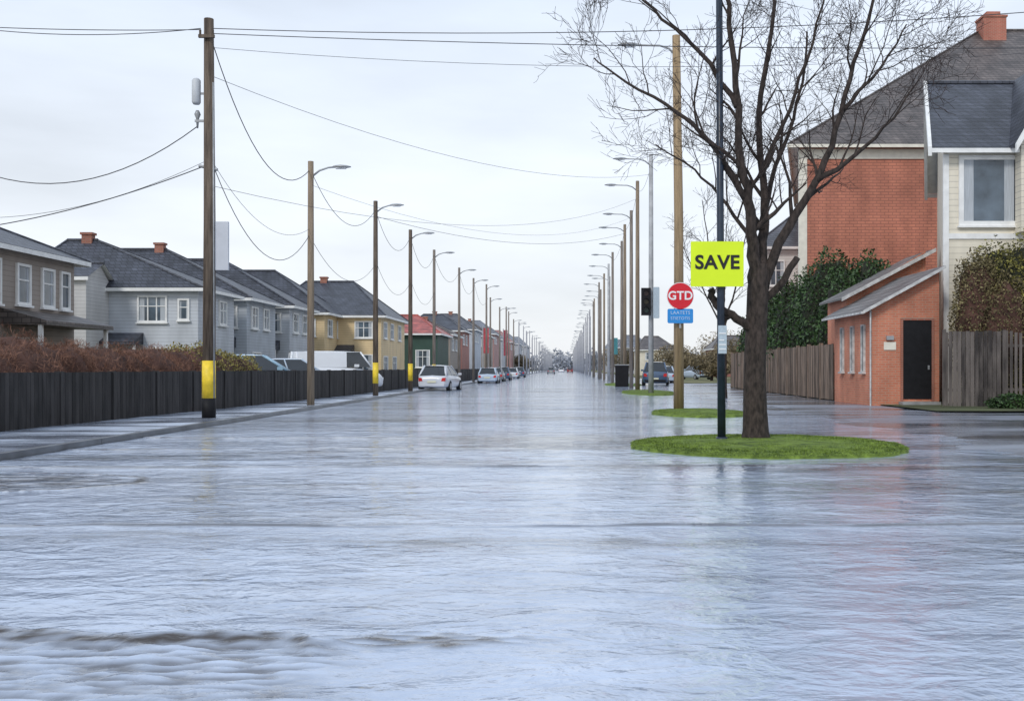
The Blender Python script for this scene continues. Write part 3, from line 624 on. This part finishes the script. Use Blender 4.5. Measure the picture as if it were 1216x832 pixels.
for s_ in (-1,1):
    xe=gx+s_*2.05; d_.hexa([(xe,36.33,9.3),(xe,41,9.3),(gx,41,12.9),(gx,36.33,12.9),(xe,36.33,9.42),(xe,41,9.42),(gx,41,13.02),(gx,36.33,13.02)])
d_.done("dormer_roof",m_slate,ro,off)

off=(10.9,36,0); sh=thing("brick_shed","small orange brick outbuilding with black door and sloping roof","outbuilding",off)
sx0,sx1=10.9,13.3; sl_=.55; zl=3.5; zr=zl+(sx1-sx0)*sl_
w_=MB(); Y0,Y1=36,41
w_.poly([(sx0,Y0,0),(sx1,Y0,0),(sx1,Y0,zr),(sx0,Y0,zl)]); w_.poly([(sx1,Y0,0),(sx1,Y1,0),(sx1,Y1,zr),(sx1,Y0,zr)]); w_.poly([(sx1,Y1,0),(sx0,Y1,0),(sx0,Y1,zl),(sx1,Y1,zr)]); w_.poly([(sx0,Y1,0),(sx0,Y0,0),(sx0,Y0,zl),(sx0,Y1,zl)])
w_.done("wall",b_or,sh,off)
w_=MB(); a0,a1,b0,b1=10.5,13.42,35.7,41.3; k0=zl-.4*sl_+.02; k1=zl+.02+(a1-sx0)*sl_
rf=w_.hexa([(a0,b0,k0),(a1,b0,k1),(a1,b1,k1),(a0,b1,k0),(a0,b0,k0+.08),(a1,b0,k1+.08),(a1,b1,k1+.08),(a0,b1,k0+.08)]).done("roof",m_paleroof,sh,off)
w_=MB(); w_.hexa([(a0,b0-.04,k0-.03),(a1,b0-.04,k1-.03),(a1,b0-.003,k1-.03),(a0,b0-.003,k0-.03),(a0,b0-.04,k0+.085),(a1,b0-.04,k1+.085),(a1,b0-.003,k1+.085),(a0,b0-.003,k0+.085)]); w_.box(a0-.06,a0-.003,b0,b1,k0-.03,k0+.05)
w_.done("gutter",m_weath,sh,off)
MB().tube([(10.83,35.93,0),(10.83,35.93,3.4)],.03,8).done("downpipe",m_weath,sh,off)
w_=MB(); w_.poly([(11.4,41.02,0),(14.6,41.02,0),(14.6,41.02,6.1),(11.4,41.02,4.2)]); w_.poly([(11.4,44,0),(11.4,41.02,0),(11.4,41.02,4.2),(11.4,44,4.2)])
w_.done("wall",b_or,sh,off)
w_=MB(); w_.hexa([(11.1,40.7,4.1),(14.9,40.7,6.1),(14.9,44.3,6.1),(11.1,44.3,4.1),(11.1,40.7,4.18),(14.9,40.7,6.18),(14.9,44.3,6.18),(11.1,44.3,4.18)]); w_.done("roof",m_paleroof,sh,off)
w_=MB(); w_.hexa([(11.1,40.65,4.04),(14.9,40.65,6.04),(14.9,40.69,6.04),(11.1,40.69,4.04),(11.1,40.65,4.19),(14.9,40.65,6.19),(14.9,40.69,6.19),(11.1,40.69,4.19)]); w_.done("bargeboard",m_weath,sh,off)
A,B=Vector((10.9,36,0)),Vector((13.3,36,0))
g=MB(); wbox(g,A,B,1.1,2.12,-.02,.02,.25,3.05); dr=g.done("door",m_black,sh,off)
g=MB(); wbox(g,A,B,1.02,1.098,-.02,.05,.1,3.13); wbox(g,A,B,2.122,2.2,-.02,.05,.1,3.13); wbox(g,A,B,1.098,2.122,-.02,.05,3.052,3.13); g.done("frame",b_ch,dr,off)
g=MB(); wbox(g,A,B,1.98,2.03,.02,.07,1.3,1.45); g.done("handle",m_metal_grey,dr,off)
g=MB(); wbox(g,A,B,.95,2.3,-.02,.45,-.05,.16); g.done("doorstep",M("stone_step",(.3,.3,.3),.6),sh,off)
g=MB(); wbox(g,A,B,.42,.85,.0,.03,2.0,2.28); g.done("name_plate",m_cream,sh,off)
g=MB(); wbox(g,A,B,.5,.75,.0,.12,2.35,2.5); g.done("wall_lamp",m_metal_grey,sh,off)
A,B=Vector((10.9,41,0)),Vector((10.9,36,0))
for u in (1.1,2.5,3.9): window(sh,off,A,B,u,u+.3,1.25,2.9,fr=m_weath,mull=0,bar=False,fw=.035,curt=False)

# ------------------------------------------------------------ fences
def fence(name,label,path,h,mat,z0=.1,pw=.15,gap=.012,post=2.4,hv=.02,posth=.08):
    off=(path[0][0],path[0][1],z0); t=thing(name,label,"fence",off); pl=MB(); ra=MB()
    for (a,b_) in zip(path[:-1],path[1:]):
        A=Vector((a[0],a[1],0)); B=Vector((b_[0],b_[1],0)); Ln=(B-A).length; n=int(Ln/(pw+gap))
        for i in range(n):
            u=i*(Ln/n); hh=h+random.uniform(-hv,hv); wbox(pl,A,B,u+gap/2,u+Ln/n-gap/2,random.uniform(-.004,.004),.02+random.uniform(0,.006),z0,z0+hh)
        k=max(1,int(round(Ln/post)))
        for i in range(k):
            u=i*Ln/k; po=MB(); wbox(po,A,B,u-.06,u+.06,-.1,.05,z0-.05,z0+h+posth); po.done("post",mat,t,off)
        wbox(ra,A,B,0,Ln,-.06,-.01,z0+h*.2,z0+h*.2+.09); wbox(ra,A,B,0,Ln,-.06,-.01,z0+h*.8,z0+h*.8+.09)
    pl.done("boards",mat,t,off); ra.done("rail",mat,t,off); return t
fence("board_fence","long low blackish wooden board fence along the pavement",[(-12.2,8),(-11.3,20),(-10.1,46),(-9.95,80),(-9.9,150)],1.18,m_fence_dark,z0=.08,pw=.14,gap=.008,hv=.004,posth=.02)
fence("wooden_fence","tall warm brown wooden board fence beside hedge",[(11.3,69),(10.98,41.4)],2.3,m_fence_brown,z0=.05)
fence("wooden_fence","dark grey brown fence panel beside brick outbuilding",[(12.95,34.6),(14.6,33.9)],2.55,m_fence_grey,z0=.05,pw=.12)
fence("picket_fence","weathered grey brown picket fence in front of hedge",[(14.7,33.9),(21,33.2)],2.45,m_fence_grey,z0=.1,pw=.09,gap=.06,hv=.06)
lw=thing("low_wall","dark low garden wall under picket fence","wall",(14.8,33.0,0)); MB().box(0,6,-.15,.15,-.05,.36).done("wall",m_pole_grey,lw); MB().box(0,6,-.19,.19,.363,.42).done("coping",m_pole_far,lw)

# ------------------------------------------------------------ foliage
def foliage_mesh(blobs,n,size,seed=0,shell=.35,aspect=1.6,wid=.4,upb=0):
    rng=np.random.RandomState(seed); vol=np.array([b[3]*b[4]*b[5] for b in blobs])**.67; pr=vol/vol.sum()
    idx=rng.choice(len(blobs),n,p=pr); B=np.array(blobs)[idx]
    d=rng.normal(size=(n,3)); d/=np.linalg.norm(d,axis=1)[:,None]
    rad=1-shell*rng.random(n)**1.5
    bump=np.array([mnoise.noise(Vector(tuple(q)))+.5*mnoise.noise(Vector(tuple(q*2.7))) for q in (d*2.3+B[:,:3])])
    rad=rad*(1+.26*bump)
    c=B[:,:3]+d*B[:,3:6]*rad[:,None]
    u=rng.normal(size=(n,3)); u[:,2]+=upb; u+=d*upb*.4; u/=np.linalg.norm(u,axis=1)[:,None]; w=np.cross(u,rng.normal(size=(n,3))); w/=np.linalg.norm(w,axis=1)[:,None]
    s=(size*(.5+rng.random(n)))[:,None]
    v=np.stack([c-u*s*aspect/2,c-w*s*wid,c+u*s*aspect/2,c+w*s*wid],1).reshape(-1,3)
    v[:,2]=np.maximum(v[:,2],.05)
    return v
def leaves_obj(name,v,mat,parent=None,off=(0,0,0)):
    v=v-np.array(off); n=len(v)//4
    me=bpy.data.meshes.new(name); me.from_pydata(v.tolist(),[],np.arange(4*n).reshape(n,4).tolist()); me.materials.append(mat)
    o=bpy.data.objects.new(name,me); C.objects.link(o)
    if parent: o.parent=parent
    return o
def core(blobs,k,mat,parent,off,name="light_block_core"):  # solid dark blob added inside the leaves to block light
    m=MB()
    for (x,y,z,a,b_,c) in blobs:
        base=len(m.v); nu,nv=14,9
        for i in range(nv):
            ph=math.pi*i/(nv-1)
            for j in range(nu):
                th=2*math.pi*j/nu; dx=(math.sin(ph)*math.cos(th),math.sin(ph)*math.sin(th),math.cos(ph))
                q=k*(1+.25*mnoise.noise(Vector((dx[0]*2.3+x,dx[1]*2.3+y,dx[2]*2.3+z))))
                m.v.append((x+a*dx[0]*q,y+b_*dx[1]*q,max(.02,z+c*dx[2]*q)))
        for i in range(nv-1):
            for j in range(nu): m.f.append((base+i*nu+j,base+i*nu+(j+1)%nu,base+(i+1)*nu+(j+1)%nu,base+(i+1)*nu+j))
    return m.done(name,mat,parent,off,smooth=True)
def bush(name,label,cat,blobs,n,size,mat,coremat,seed=0,k=.72,group=None,shell=.35,**kw):
    off=(blobs[0][0],blobs[0][1],.05); t=thing(name,label,cat,off,group)
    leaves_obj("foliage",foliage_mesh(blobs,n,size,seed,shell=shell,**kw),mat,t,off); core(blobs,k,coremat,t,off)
    return t
m_ivy=M("evergreen_leaves",(.018,.042,.014),.55,.45,1.2,island=True,col2=(.042,.085,.024))
m_ygreen=M("olive_green_leaves",(.08,.078,.028),.65,.4,.5,island=True,col2=(.24,.22,.05))
m_rust=M("russet_twigs",(.14,.06,.04),.85,.35,.7,island=True,col2=(.25,.13,.085))
m_olive=M("olive_leaves",(.15,.13,.04),.8,.35,1.0,island=True,col2=(.28,.24,.07))
m_brtw=M("olive_brown_leaves",(.095,.075,.038),.85,.35,.9,island=True,col2=(.18,.15,.07))
m_coredk=M("dark_shade_core",(.02,.022,.012),.95,.4,3)
m_corer=M("brown_shade_core",(.08,.04,.03),.95,.4,3)
m_haze=M("haze_tinted_trees",(.3,.32,.37),.95,.15,.05,col2=(.35,.365,.4)); m_brt=M("brown_tree_foliage",(.14,.115,.07),.9,.4,.3,island=True,col2=(.25,.2,.12))  # far woodland colour has distance haze painted in
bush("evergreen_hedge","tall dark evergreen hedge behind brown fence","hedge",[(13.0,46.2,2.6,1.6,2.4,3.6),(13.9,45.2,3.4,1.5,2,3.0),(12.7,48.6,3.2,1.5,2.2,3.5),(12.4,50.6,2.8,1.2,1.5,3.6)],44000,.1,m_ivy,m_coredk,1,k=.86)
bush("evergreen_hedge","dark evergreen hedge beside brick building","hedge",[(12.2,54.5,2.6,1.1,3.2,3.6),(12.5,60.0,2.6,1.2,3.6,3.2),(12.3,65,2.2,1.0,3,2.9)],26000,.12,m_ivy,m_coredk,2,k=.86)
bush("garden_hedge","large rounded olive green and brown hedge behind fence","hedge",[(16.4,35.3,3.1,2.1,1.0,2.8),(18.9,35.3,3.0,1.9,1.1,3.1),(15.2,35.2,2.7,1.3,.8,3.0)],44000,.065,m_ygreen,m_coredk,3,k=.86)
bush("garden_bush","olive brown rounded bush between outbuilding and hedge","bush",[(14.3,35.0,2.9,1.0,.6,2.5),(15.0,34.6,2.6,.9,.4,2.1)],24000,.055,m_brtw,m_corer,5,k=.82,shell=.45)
bush("climbing_ivy","low green ivy at foot of picket fence","plant",[(14.4,32.6,.2,.8,.35,.33),(16,32.4,.25,1.2,.4,.36),(18,32.4,.25,1.3,.4,.34)],9000,.06,m_ivy,m_coredk,4)
random.seed(3)
xp=[(-13.4,21,m_rust),(-13.1,24,m_rust),(-12.8,27,m_rust),(-12.6,30,m_rust),(-12.4,33,m_olive),(-12.5,36,m_olive),(-15,31,m_rust),(-15.2,25.5,m_rust),(-13,17.5,m_rust),(-14.6,35,m_olive)]
for i,(x,y,mt) in enumerate(xp):
    hz=1.14+.12*math.sin(i*2)
    tw=mt is m_rust
    bush("garden_shrub","rust brown winter shrub behind board fence" if tw else "olive yellow shrub behind board fence","shrub",[(x,y,.95,1.35,1.8,hz),(x+.3,y+1.2,.9,1.1,1.4,hz*.92)],24000 if tw else 11000,.085 if tw else .05,mt,m_corer,20+i,k=.86,group="shrubs behind the fence",shell=.3,aspect=2.0 if tw else 1.6,wid=.05 if tw else .4,upb=.8 if tw else 0)
for i,(x,y,r,h) in enumerate([(15,104,2.2,3),(20,118,3,4.6),(25,124,4,5.5),(15,140,3,4.4),(26,165,5,7),(11.5,190,3,5),(12,240,4,6),(-11.5,250,2.5,4.5)]):
    off=(x,y,0); t=thing("roadside_tree","small brown winter tree beside the road","tree",off,"roadside trees")
    MB().tube([(x,y,0),(x+.1,y,h*.6)],[.16,.08],8).done("trunk",m_bark,t,off)
    leaves_obj("crown",foliage_mesh([(x,y,h*.62,r,r,h*.42),(x+r*.5,y+1,h*.5,r*.6,r*.6,h*.35)],6000,.3,60+i,shell=.9,aspect=1.6,wid=.15),m_brt,t,off)
bl=[]
for i in range(60):
    bl.append((-170+i*6+random.uniform(-2,2),640+random.uniform(-15,25),4.5,6,5,random.uniform(5,9)))
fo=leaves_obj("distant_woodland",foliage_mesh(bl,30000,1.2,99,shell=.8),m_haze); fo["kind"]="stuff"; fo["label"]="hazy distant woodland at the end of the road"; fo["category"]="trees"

# ------------------------------------------------------------ bare trees
def bare_tree(name,label,trunk,tr,limbs,seed,levels,counts,lens,tw=.004):
    rnd=random.Random(seed); off=(trunk[0][0],trunk[0][1],trunk[0][2]); t=thing(name,label,"tree",off)
    m=MB(); n=18
    for i,(p,r) in enumerate(zip(trunk,tr)):
        for j in range(n):
            a=2*math.pi*j/n; k=1+.08*mnoise.noise(Vector((math.cos(a)*1.5,math.sin(a)*1.5,p[2]*.8)))
            if i<2: k+=.1*(2-i)*max(0,math.cos(a*5+1))**2*.5
            m.v.append((p[0]+r*k*math.cos(a),p[1]+r*k*math.sin(a),p[2]))
    for i in range(len(trunk)-1):
        for j in range(n): m.f.append((i*n+j,i*n+(j+1)%n,(i+1)*n+(j+1)%n,(i+1)*n+j))
    m.f.append(tuple((len(trunk)-1)*n+j for j in range(n)))
    m.done("trunk",m_bark,t,off,smooth=True)
    lm=MB(); tm=MB()
    def spawn(pts,rads,lv):
        if lv>=levels: return
        n_=max(2,int(counts[lv]*(0.75+.5*rnd.random())))
        for i in range(n_):
            tt=.18+.82*(i+rnd.random()*.8)/n_; tt=min(tt,.99); f=tt*(len(pts)-1); k=int(f); fr=f-k
            p=Vector(pts[k]).lerp(Vector(pts[k+1]),fr); d=(Vector(pts[k+1])-Vector(pts[k])).normalized(); r=(rads[k]*(1-fr)+rads[k+1]*fr)*.52
            ax=Vector((rnd.gauss(0,1),rnd.gauss(0,.8),rnd.gauss(0,1))); s_=(ax-d*ax.dot(d)).normalized(); an=math.radians(rnd.uniform(28,58))
            nd=(d*math.cos(an)+s_*math.sin(an)); nd.z+=.18 if lv<2 else .08; nd.normalize()
            ln=lens[lv]*rnd.uniform(.6,1.25)*(1.1-.45*tt); seg=5 if lv<2 else 4 if lv<3 else 3
            q=[tuple(p)]; rr=[max(r,tw)]; cur=p.copy(); r1=max(tw*.8,r*.22)
            for s in range(seg):
                nd=(nd+Vector((rnd.gauss(0,.16),rnd.gauss(0,.16),rnd.gauss(.04,.13)))).normalized(); cur=cur+nd*ln/seg
                q.append(tuple(cur)); rr.append(max(tw*.8,r+(r1-r)*(s+1)/seg))
            (lm if lv==0 else tm).tube(q,rr,8 if lv==0 else 5 if lv==1 else 3,cap=False)
            spawn(q,rr,lv+1)
    for pts,r0,r1,sp in limbs:
        P=[Vector(p) for p in pts]; Q=[]
        for i in range(len(P)-1):
            p0=P[max(0,i-1)]; p1=P[i]; p2=P[i+1]; p3=P[min(len(P)-1,i+2)]
            for s in range(4):
                u=s/4; Q.append(.5*((2*p1)+(p2-p0)*u+(2*p0-5*p1+4*p2-p3)*u*u+(3*p1-p0-3*p2+p3)*u**3))
        Q.append(P[-1])
        Q=[q+Vector((rnd.gauss(0,.02),rnd.gauss(0,.02),0)) if 0<i<len(Q)-1 else q for i,q in enumerate(Q)]
        rr=[r0+(r1-r0)*(i/(len(Q)-1))**.65 for i in range(len(Q))]
        lm.tube([tuple(q) for q in Q],rr,12)
        if sp: spawn([tuple(q) for q in Q],rr,0)
    lm.done("limb",m_bark,t,off,smooth=True); tm.done("crown",m_twig,t,off)
    return t
by=18.5
trunk=[(3.48,by,.02),(3.48,by,.2),(3.47,by,.6),(3.46,by,1.3),(3.49,by,2.23),(3.52,by,2.8),(3.54,by,3.25)]
tr=[.28,.24,.22,.205,.195,.195,.15]
limbs=[
 ([(3.48,by,2.9),(3.41,by-.1,3.6),(3.28,by-.25,4.39),(3.1,by-.4,5.3),(3.02,by-.6,6.7),(2.75,by-.7,8.1),(2.5,by-.8,9.6)],.15,.024,True),
 ([(3.56,by,2.9),(3.64,by+.15,3.7),(3.7,by+.3,4.54),(3.62,by+.5,6.08),(3.9,by+.7,7.78),(4.05,by+.8,9.5)],.135,.024,True),
 ([(3.6,by,2.8),(4.05,by-.05,3.92),(4.6,by-.2,4.85),(4.95,by-.3,5.93),(5.3,by-.3,7.16),(5.7,by-.3,8.4)],.115,.022,True),
 ([(4.55,by-.2,4.75),(5.2,by-.4,5.16),(5.8,by-.5,5.8),(6.3,by-.5,6.5)],.06,.012,True),
 ([(3.25,by-.25,4.4),(2.74,by-.4,5.16),(2.0,by-.5,5.9),(1.1,by-.4,6.45),(.5,by-.4,6.9)],.07,.012,True),
 ([(3.05,by-.5,6.0),(2.4,by-.2,7.1),(1.6,by,7.9),(1.0,by,8.5)],.06,.012,True),
 ([(3.45,by,3.6),(3.0,by+.4,4.4),(2.4,by+.6,5.1),(1.7,by+.7,5.6)],.05,.01,True),
 ([(3.6,by+.1,3.9),(4.0,by+.8,5.2),(4.5,by+1.1,6.5),(4.7,by+1.2,7.9)],.065,.018,True),
 ([(3.65,by+.2,5.0),(4.1,by+.1,6.1),(4.5,by,7.3),(4.8,by,8.6)],.055,.014,True),
 ([(5.0,by-.3,6.0),(5.7,by-.2,6.8),(6.2,by-.1,7.6)],.045,.012,True),
 ([(3.4,by-.05,2.05),(3.0,by-.15,2.32),(2.72,by-.2,2.5),(2.62,by-.2,2.78)],.085,.065,False),
 ([(3.0,by-.15,2.32),(2.85,by-.15,2.2)],.05,.045,False),
 ([(3.6,by,2.55),(3.95,by-.1,2.95),(4.2,by-.15,3.35)],.08,.06,False),
]
bare_tree("bare_tree","large leafless tree with dark bark on grass island",trunk,tr,limbs,11,4,(7,5,5,3),(1.55,.9,.5,.28),tw=.0042)
bx,byy=7.2,46
bare_tree("bare_tree","smaller leafless tree beside road and fence",[(bx,byy,0),(bx,byy,.5),(bx,byy,2),(bx,byy,3.4)],[.16,.13,.12,.1],
 [([(bx,byy,3.2),(bx-.3,byy,5),(bx-.7,byy,7),(bx-1,byy,9)],.07,.015,True),([(bx,byy,3.2),(bx+.5,byy,5),(bx+.9,byy,7),(bx+1.2,byy,8.6)],.06,.015,True),([(bx,byy,3.0),(bx-.8,byy,4.6),(bx-1.6,byy,6.2),(bx-2,byy,7.2)],.05,.012,True),([(bx,byy,3.3),(bx+.1,byy+.5,5.5),(bx+.2,byy+.5,8)],.06,.015,True)],5,3,(8,6,4),(1.6,.9,.5),tw=.007)

# ------------------------------------------------------------ cars
def car(label,loc,paint,rot=0,L_=4.3,W=.9,H=1.5,kind="hatch",group="parked cars along the road",name="parked_car",cat="car"):
    t=thing(name,label,cat,loc,group); t.rotation_euler[2]=rot
    h2=L_/2; belt=.6*H; van=kind=="van"
    st=[(-h2,.74,.44,belt*.80),(-h2+.06,.88,.3,belt*.92),(-h2+.2,.95,.26,belt*.99),(-h2+.6,1,.24,belt*1.01),(-h2*.35,1,.22,belt),(.3,1,.22,belt*.98),(h2*.45,1,.22,belt*.95),(h2-.5,.97,.25,belt*.84),(h2-.2,.9,.28,belt*.74),(h2-.05,.8,.33,belt*.62),(h2,.68,.4,belt*.5)]
    m=MB()
    for (y,wf,zb,zt) in st:
        ww=W*wf
        sec=[(0,zb),(ww*.8,zb),(ww*.96,zb+.07),(ww,zb+(zt-zb)*.4),(ww*.985,zb+(zt-zb)*.75),(ww*.95,zt-.03),(ww*.86,zt+.01),(0,zt+.05)]
        ring=sec+[(-a,b_) for a,b_ in reversed(sec[1:-1])]
        for a,b_ in ring: m.v.append((a,y,b_))
    n=14
    for i in range(len(st)-1):
        for j in range(n): m.f.append((i*n+j,(i+1)*n+j,(i+1)*n+(j+1)%n,i*n+(j+1)%n))
    m.f.append(tuple(range(n))); m.f.append(tuple(reversed(range((len(st)-1)*n,len(st)*n))))
    m.done("body",paint,t,smooth=True)
    yb0,yt0=(-h2+.15,-h2+.7) if not van else (-h2+.06,-h2+.14)
    yb1,yt1=(h2*.55,h2*.08) if not van else (h2*.75,h2*.5)
    zb=belt+.01; zt=H-.07; a=W*.87; c=W*.66 if not van else W*.78
    g=MB().hexa([(-a,yb0,zb),(a,yb0,zb),(a,yb1,zb),(-a,yb1,zb),(-c,yt0,zt),(c,yt0,zt),(c,yt1,zt),(-c,yt1,zt)]); g.done("window",m_carglass,t)
    r_=MB(); K=7; ny=5
    for iy in range(ny):
        f=iy/(ny-1); y=yt0-.05+(yt1+.1-yt0)*f
        for ix in range(K):
            s=ix/(K-1)*2-1; r_.v.append((s*(c+.03),y,zt-.0+(H-zt)*(1-abs(s)**3)*(1-abs(2*f-1)**3*.7)))
    for iy in range(ny-1):
        for ix in range(K-1): r_.f.append((iy*K+ix,iy*K+ix+1,(iy+1)*K+ix+1,(iy+1)*K+ix))
    r_.done("roof",paint,t,smooth=True)
    for sx in (-1,1):
        for (y0_,y1_,rr) in ((yb0+.05,yt0+.03,.075),(yb1,yt1,.045),((yb0+yb1)/2,(yt0+yt1)/2,.035),(yb0+.45,yt0+.25,.06)):
            MB().tube([(sx*(a-.01),y0_,zb-.04),(sx*(c+.0),y1_,zt+.01)],rr,8).done("pillar",paint,t,smooth=True)
    if van:
        for sx in (-1,1): MB().hexa([(sx*(a+.01),yb0+.02,zb-.01),(sx*(a+.03),yb0+.02,zb-.01),(sx*(a+.03),.5,zb-.01),(sx*(a+.01),.5,zb-.01),(sx*(c+.01),yt0,zt+.01),(sx*(c+.03),yt0,zt+.01),(sx*(c+.03),.5,zt+.01),(sx*(c+.01),.5,zt+.01)]).done("side_panel",paint,t)
        MB().hexa([(-a,yb0-.02,zb-.02),(a,yb0-.02,zb-.02),(a,yb0-.004,zb-.02),(-a,yb0-.004,zb-.02),(-c,yt0-.02,zt),(c,yt0-.02,zt),(c,yt0-.004,zt),(-c,yt0-.004,zt)]).done("rear_door",paint,t)
    for sx in (-1,1):
        for yw in (-h2+.8,h2-.85):
            wh=MB().tube([(sx*(W-.2),yw,.32),(sx*(W+.012),yw,.32)],.33,20).done("wheel",m_tyre,t)
            MB().tube([(sx*(W+.013),yw,.32),(sx*(W+.03),yw,.32)],.2,14).done("rim",m_rim,wh)
        MB().hexa([(sx*W*.6,-h2-.02,belt*.66),(sx*W*.86,-h2+.0,belt*.66),(sx*W*.86,-h2+.16,belt*.66),(sx*W*.6,-h2+.16,belt*.66),(sx*W*.66,-h2-.01,belt*.86),(sx*W*.87,-h2+.02,belt*.88),(sx*W*.87,-h2+.18,belt*.88),(sx*W*.66,-h2+.16,belt*.86)]).done("tail_light",m_tail,t)
        MB().box(min(sx*W*.46,sx*W*.72),max(sx*W*.46,sx*W*.72),h2-.16,h2+.01,belt*.46,belt*.6).done("headlight",m_headl,t)
        MB().box(min(sx*W*.98,sx*(W+.16)),max(sx*W*.98,sx*(W+.16)),h2*.36,h2*.46,belt+.02,belt+.16).done("wing_mirror",paint,t)
    MB().box(-W*.8,W*.8,-h2-.05,-h2+.06,.34,.5).done("rear_bumper",m_black if kind!="hatch" else paint,t)
    MB().box(-.26,.26,-h2-.07,-h2-.04,.54,.65).done("licence_plate",m_plate,t)
    return t
def paint(nm,c):
    m=M(nm,c,.22,.04,1,spec=.6); m.node_tree.nodes["Principled BSDF"].inputs["Coat Weight"].default_value=.5; return m
p_sil=paint("silver_white_paint",(.6,.62,.66)); p_blk=paint("dark_blue_paint",(.05,.09,.16)); p_wht=paint("white_paint",(.75,.77,.8)); p_blu=paint("pale_blue_paint",(.28,.44,.56)); p_gry=paint("grey_paint",(.2,.21,.23)); p_red=paint("dark_red_paint",(.2,.02,.02)); p_ltb=paint("silver_blue_paint",(.42,.5,.6))
car("silver white hatchback standing in flood water by kerb",(-7.75,62.5,-.06),p_sil,-.12,W=.95,H=1.6)
car("silver car parked beside flooded kerb",(-7.0,92,-.08),p_ltb,0,H=1.5)
car("dark grey car parked beside flooded kerb",(-7.2,104,-.08),p_gry,0,H=1.5)
car("dark car parked along flooded kerb",(-7.2,116,-.08),p_blk,0,H=1.6)
car("silver car parked along flooded kerb",(-7.1,134,-.08),p_sil,0,H=1.5)
car("dark blue car parked along flooded kerb",(-7.0,152,-.08),p_blk,0,H=1.6)
car("dark blue sport utility car on flooded side lane",(7.1,80,-.05),p_blk,-.1,L_=4.6,W=1.02,H=1.9,kind="suv")
car("silver blue car parked behind dark blue car",(8.9,92,-.05),p_ltb,0,H=1.6)
car("silver blue sport utility car near brown trees",(15.2,118,.0),p_ltb,.4,L_=4.5,W=.98,H=1.8,kind="suv")
car("pale blue car parked behind board fence",(-12.9,42.5,.22),p_blu,-1.35,L_=4.4,H=1.72)
car("pale silver car parked behind board fence",(-12.6,47.5,.12),p_ltb,-1.3,L_=4.2,H=1.7)
car("white delivery van parked behind board fence",(-12.1,53,.1),p_wht,-1.25,L_=4.8,W=1.0,H=2.15,kind="van",cat="van",name="delivery_van")
car("dark car on the distant flooded road",(-3.5,240,-.05),p_gry,0,H=1.6); car("dark red car on the distant flooded road",(1.2,300,-.05),p_red,0,H=1.6); car("white car on the distant flooded road",(-1.5,330,-.05),p_wht,0,H=1.6)
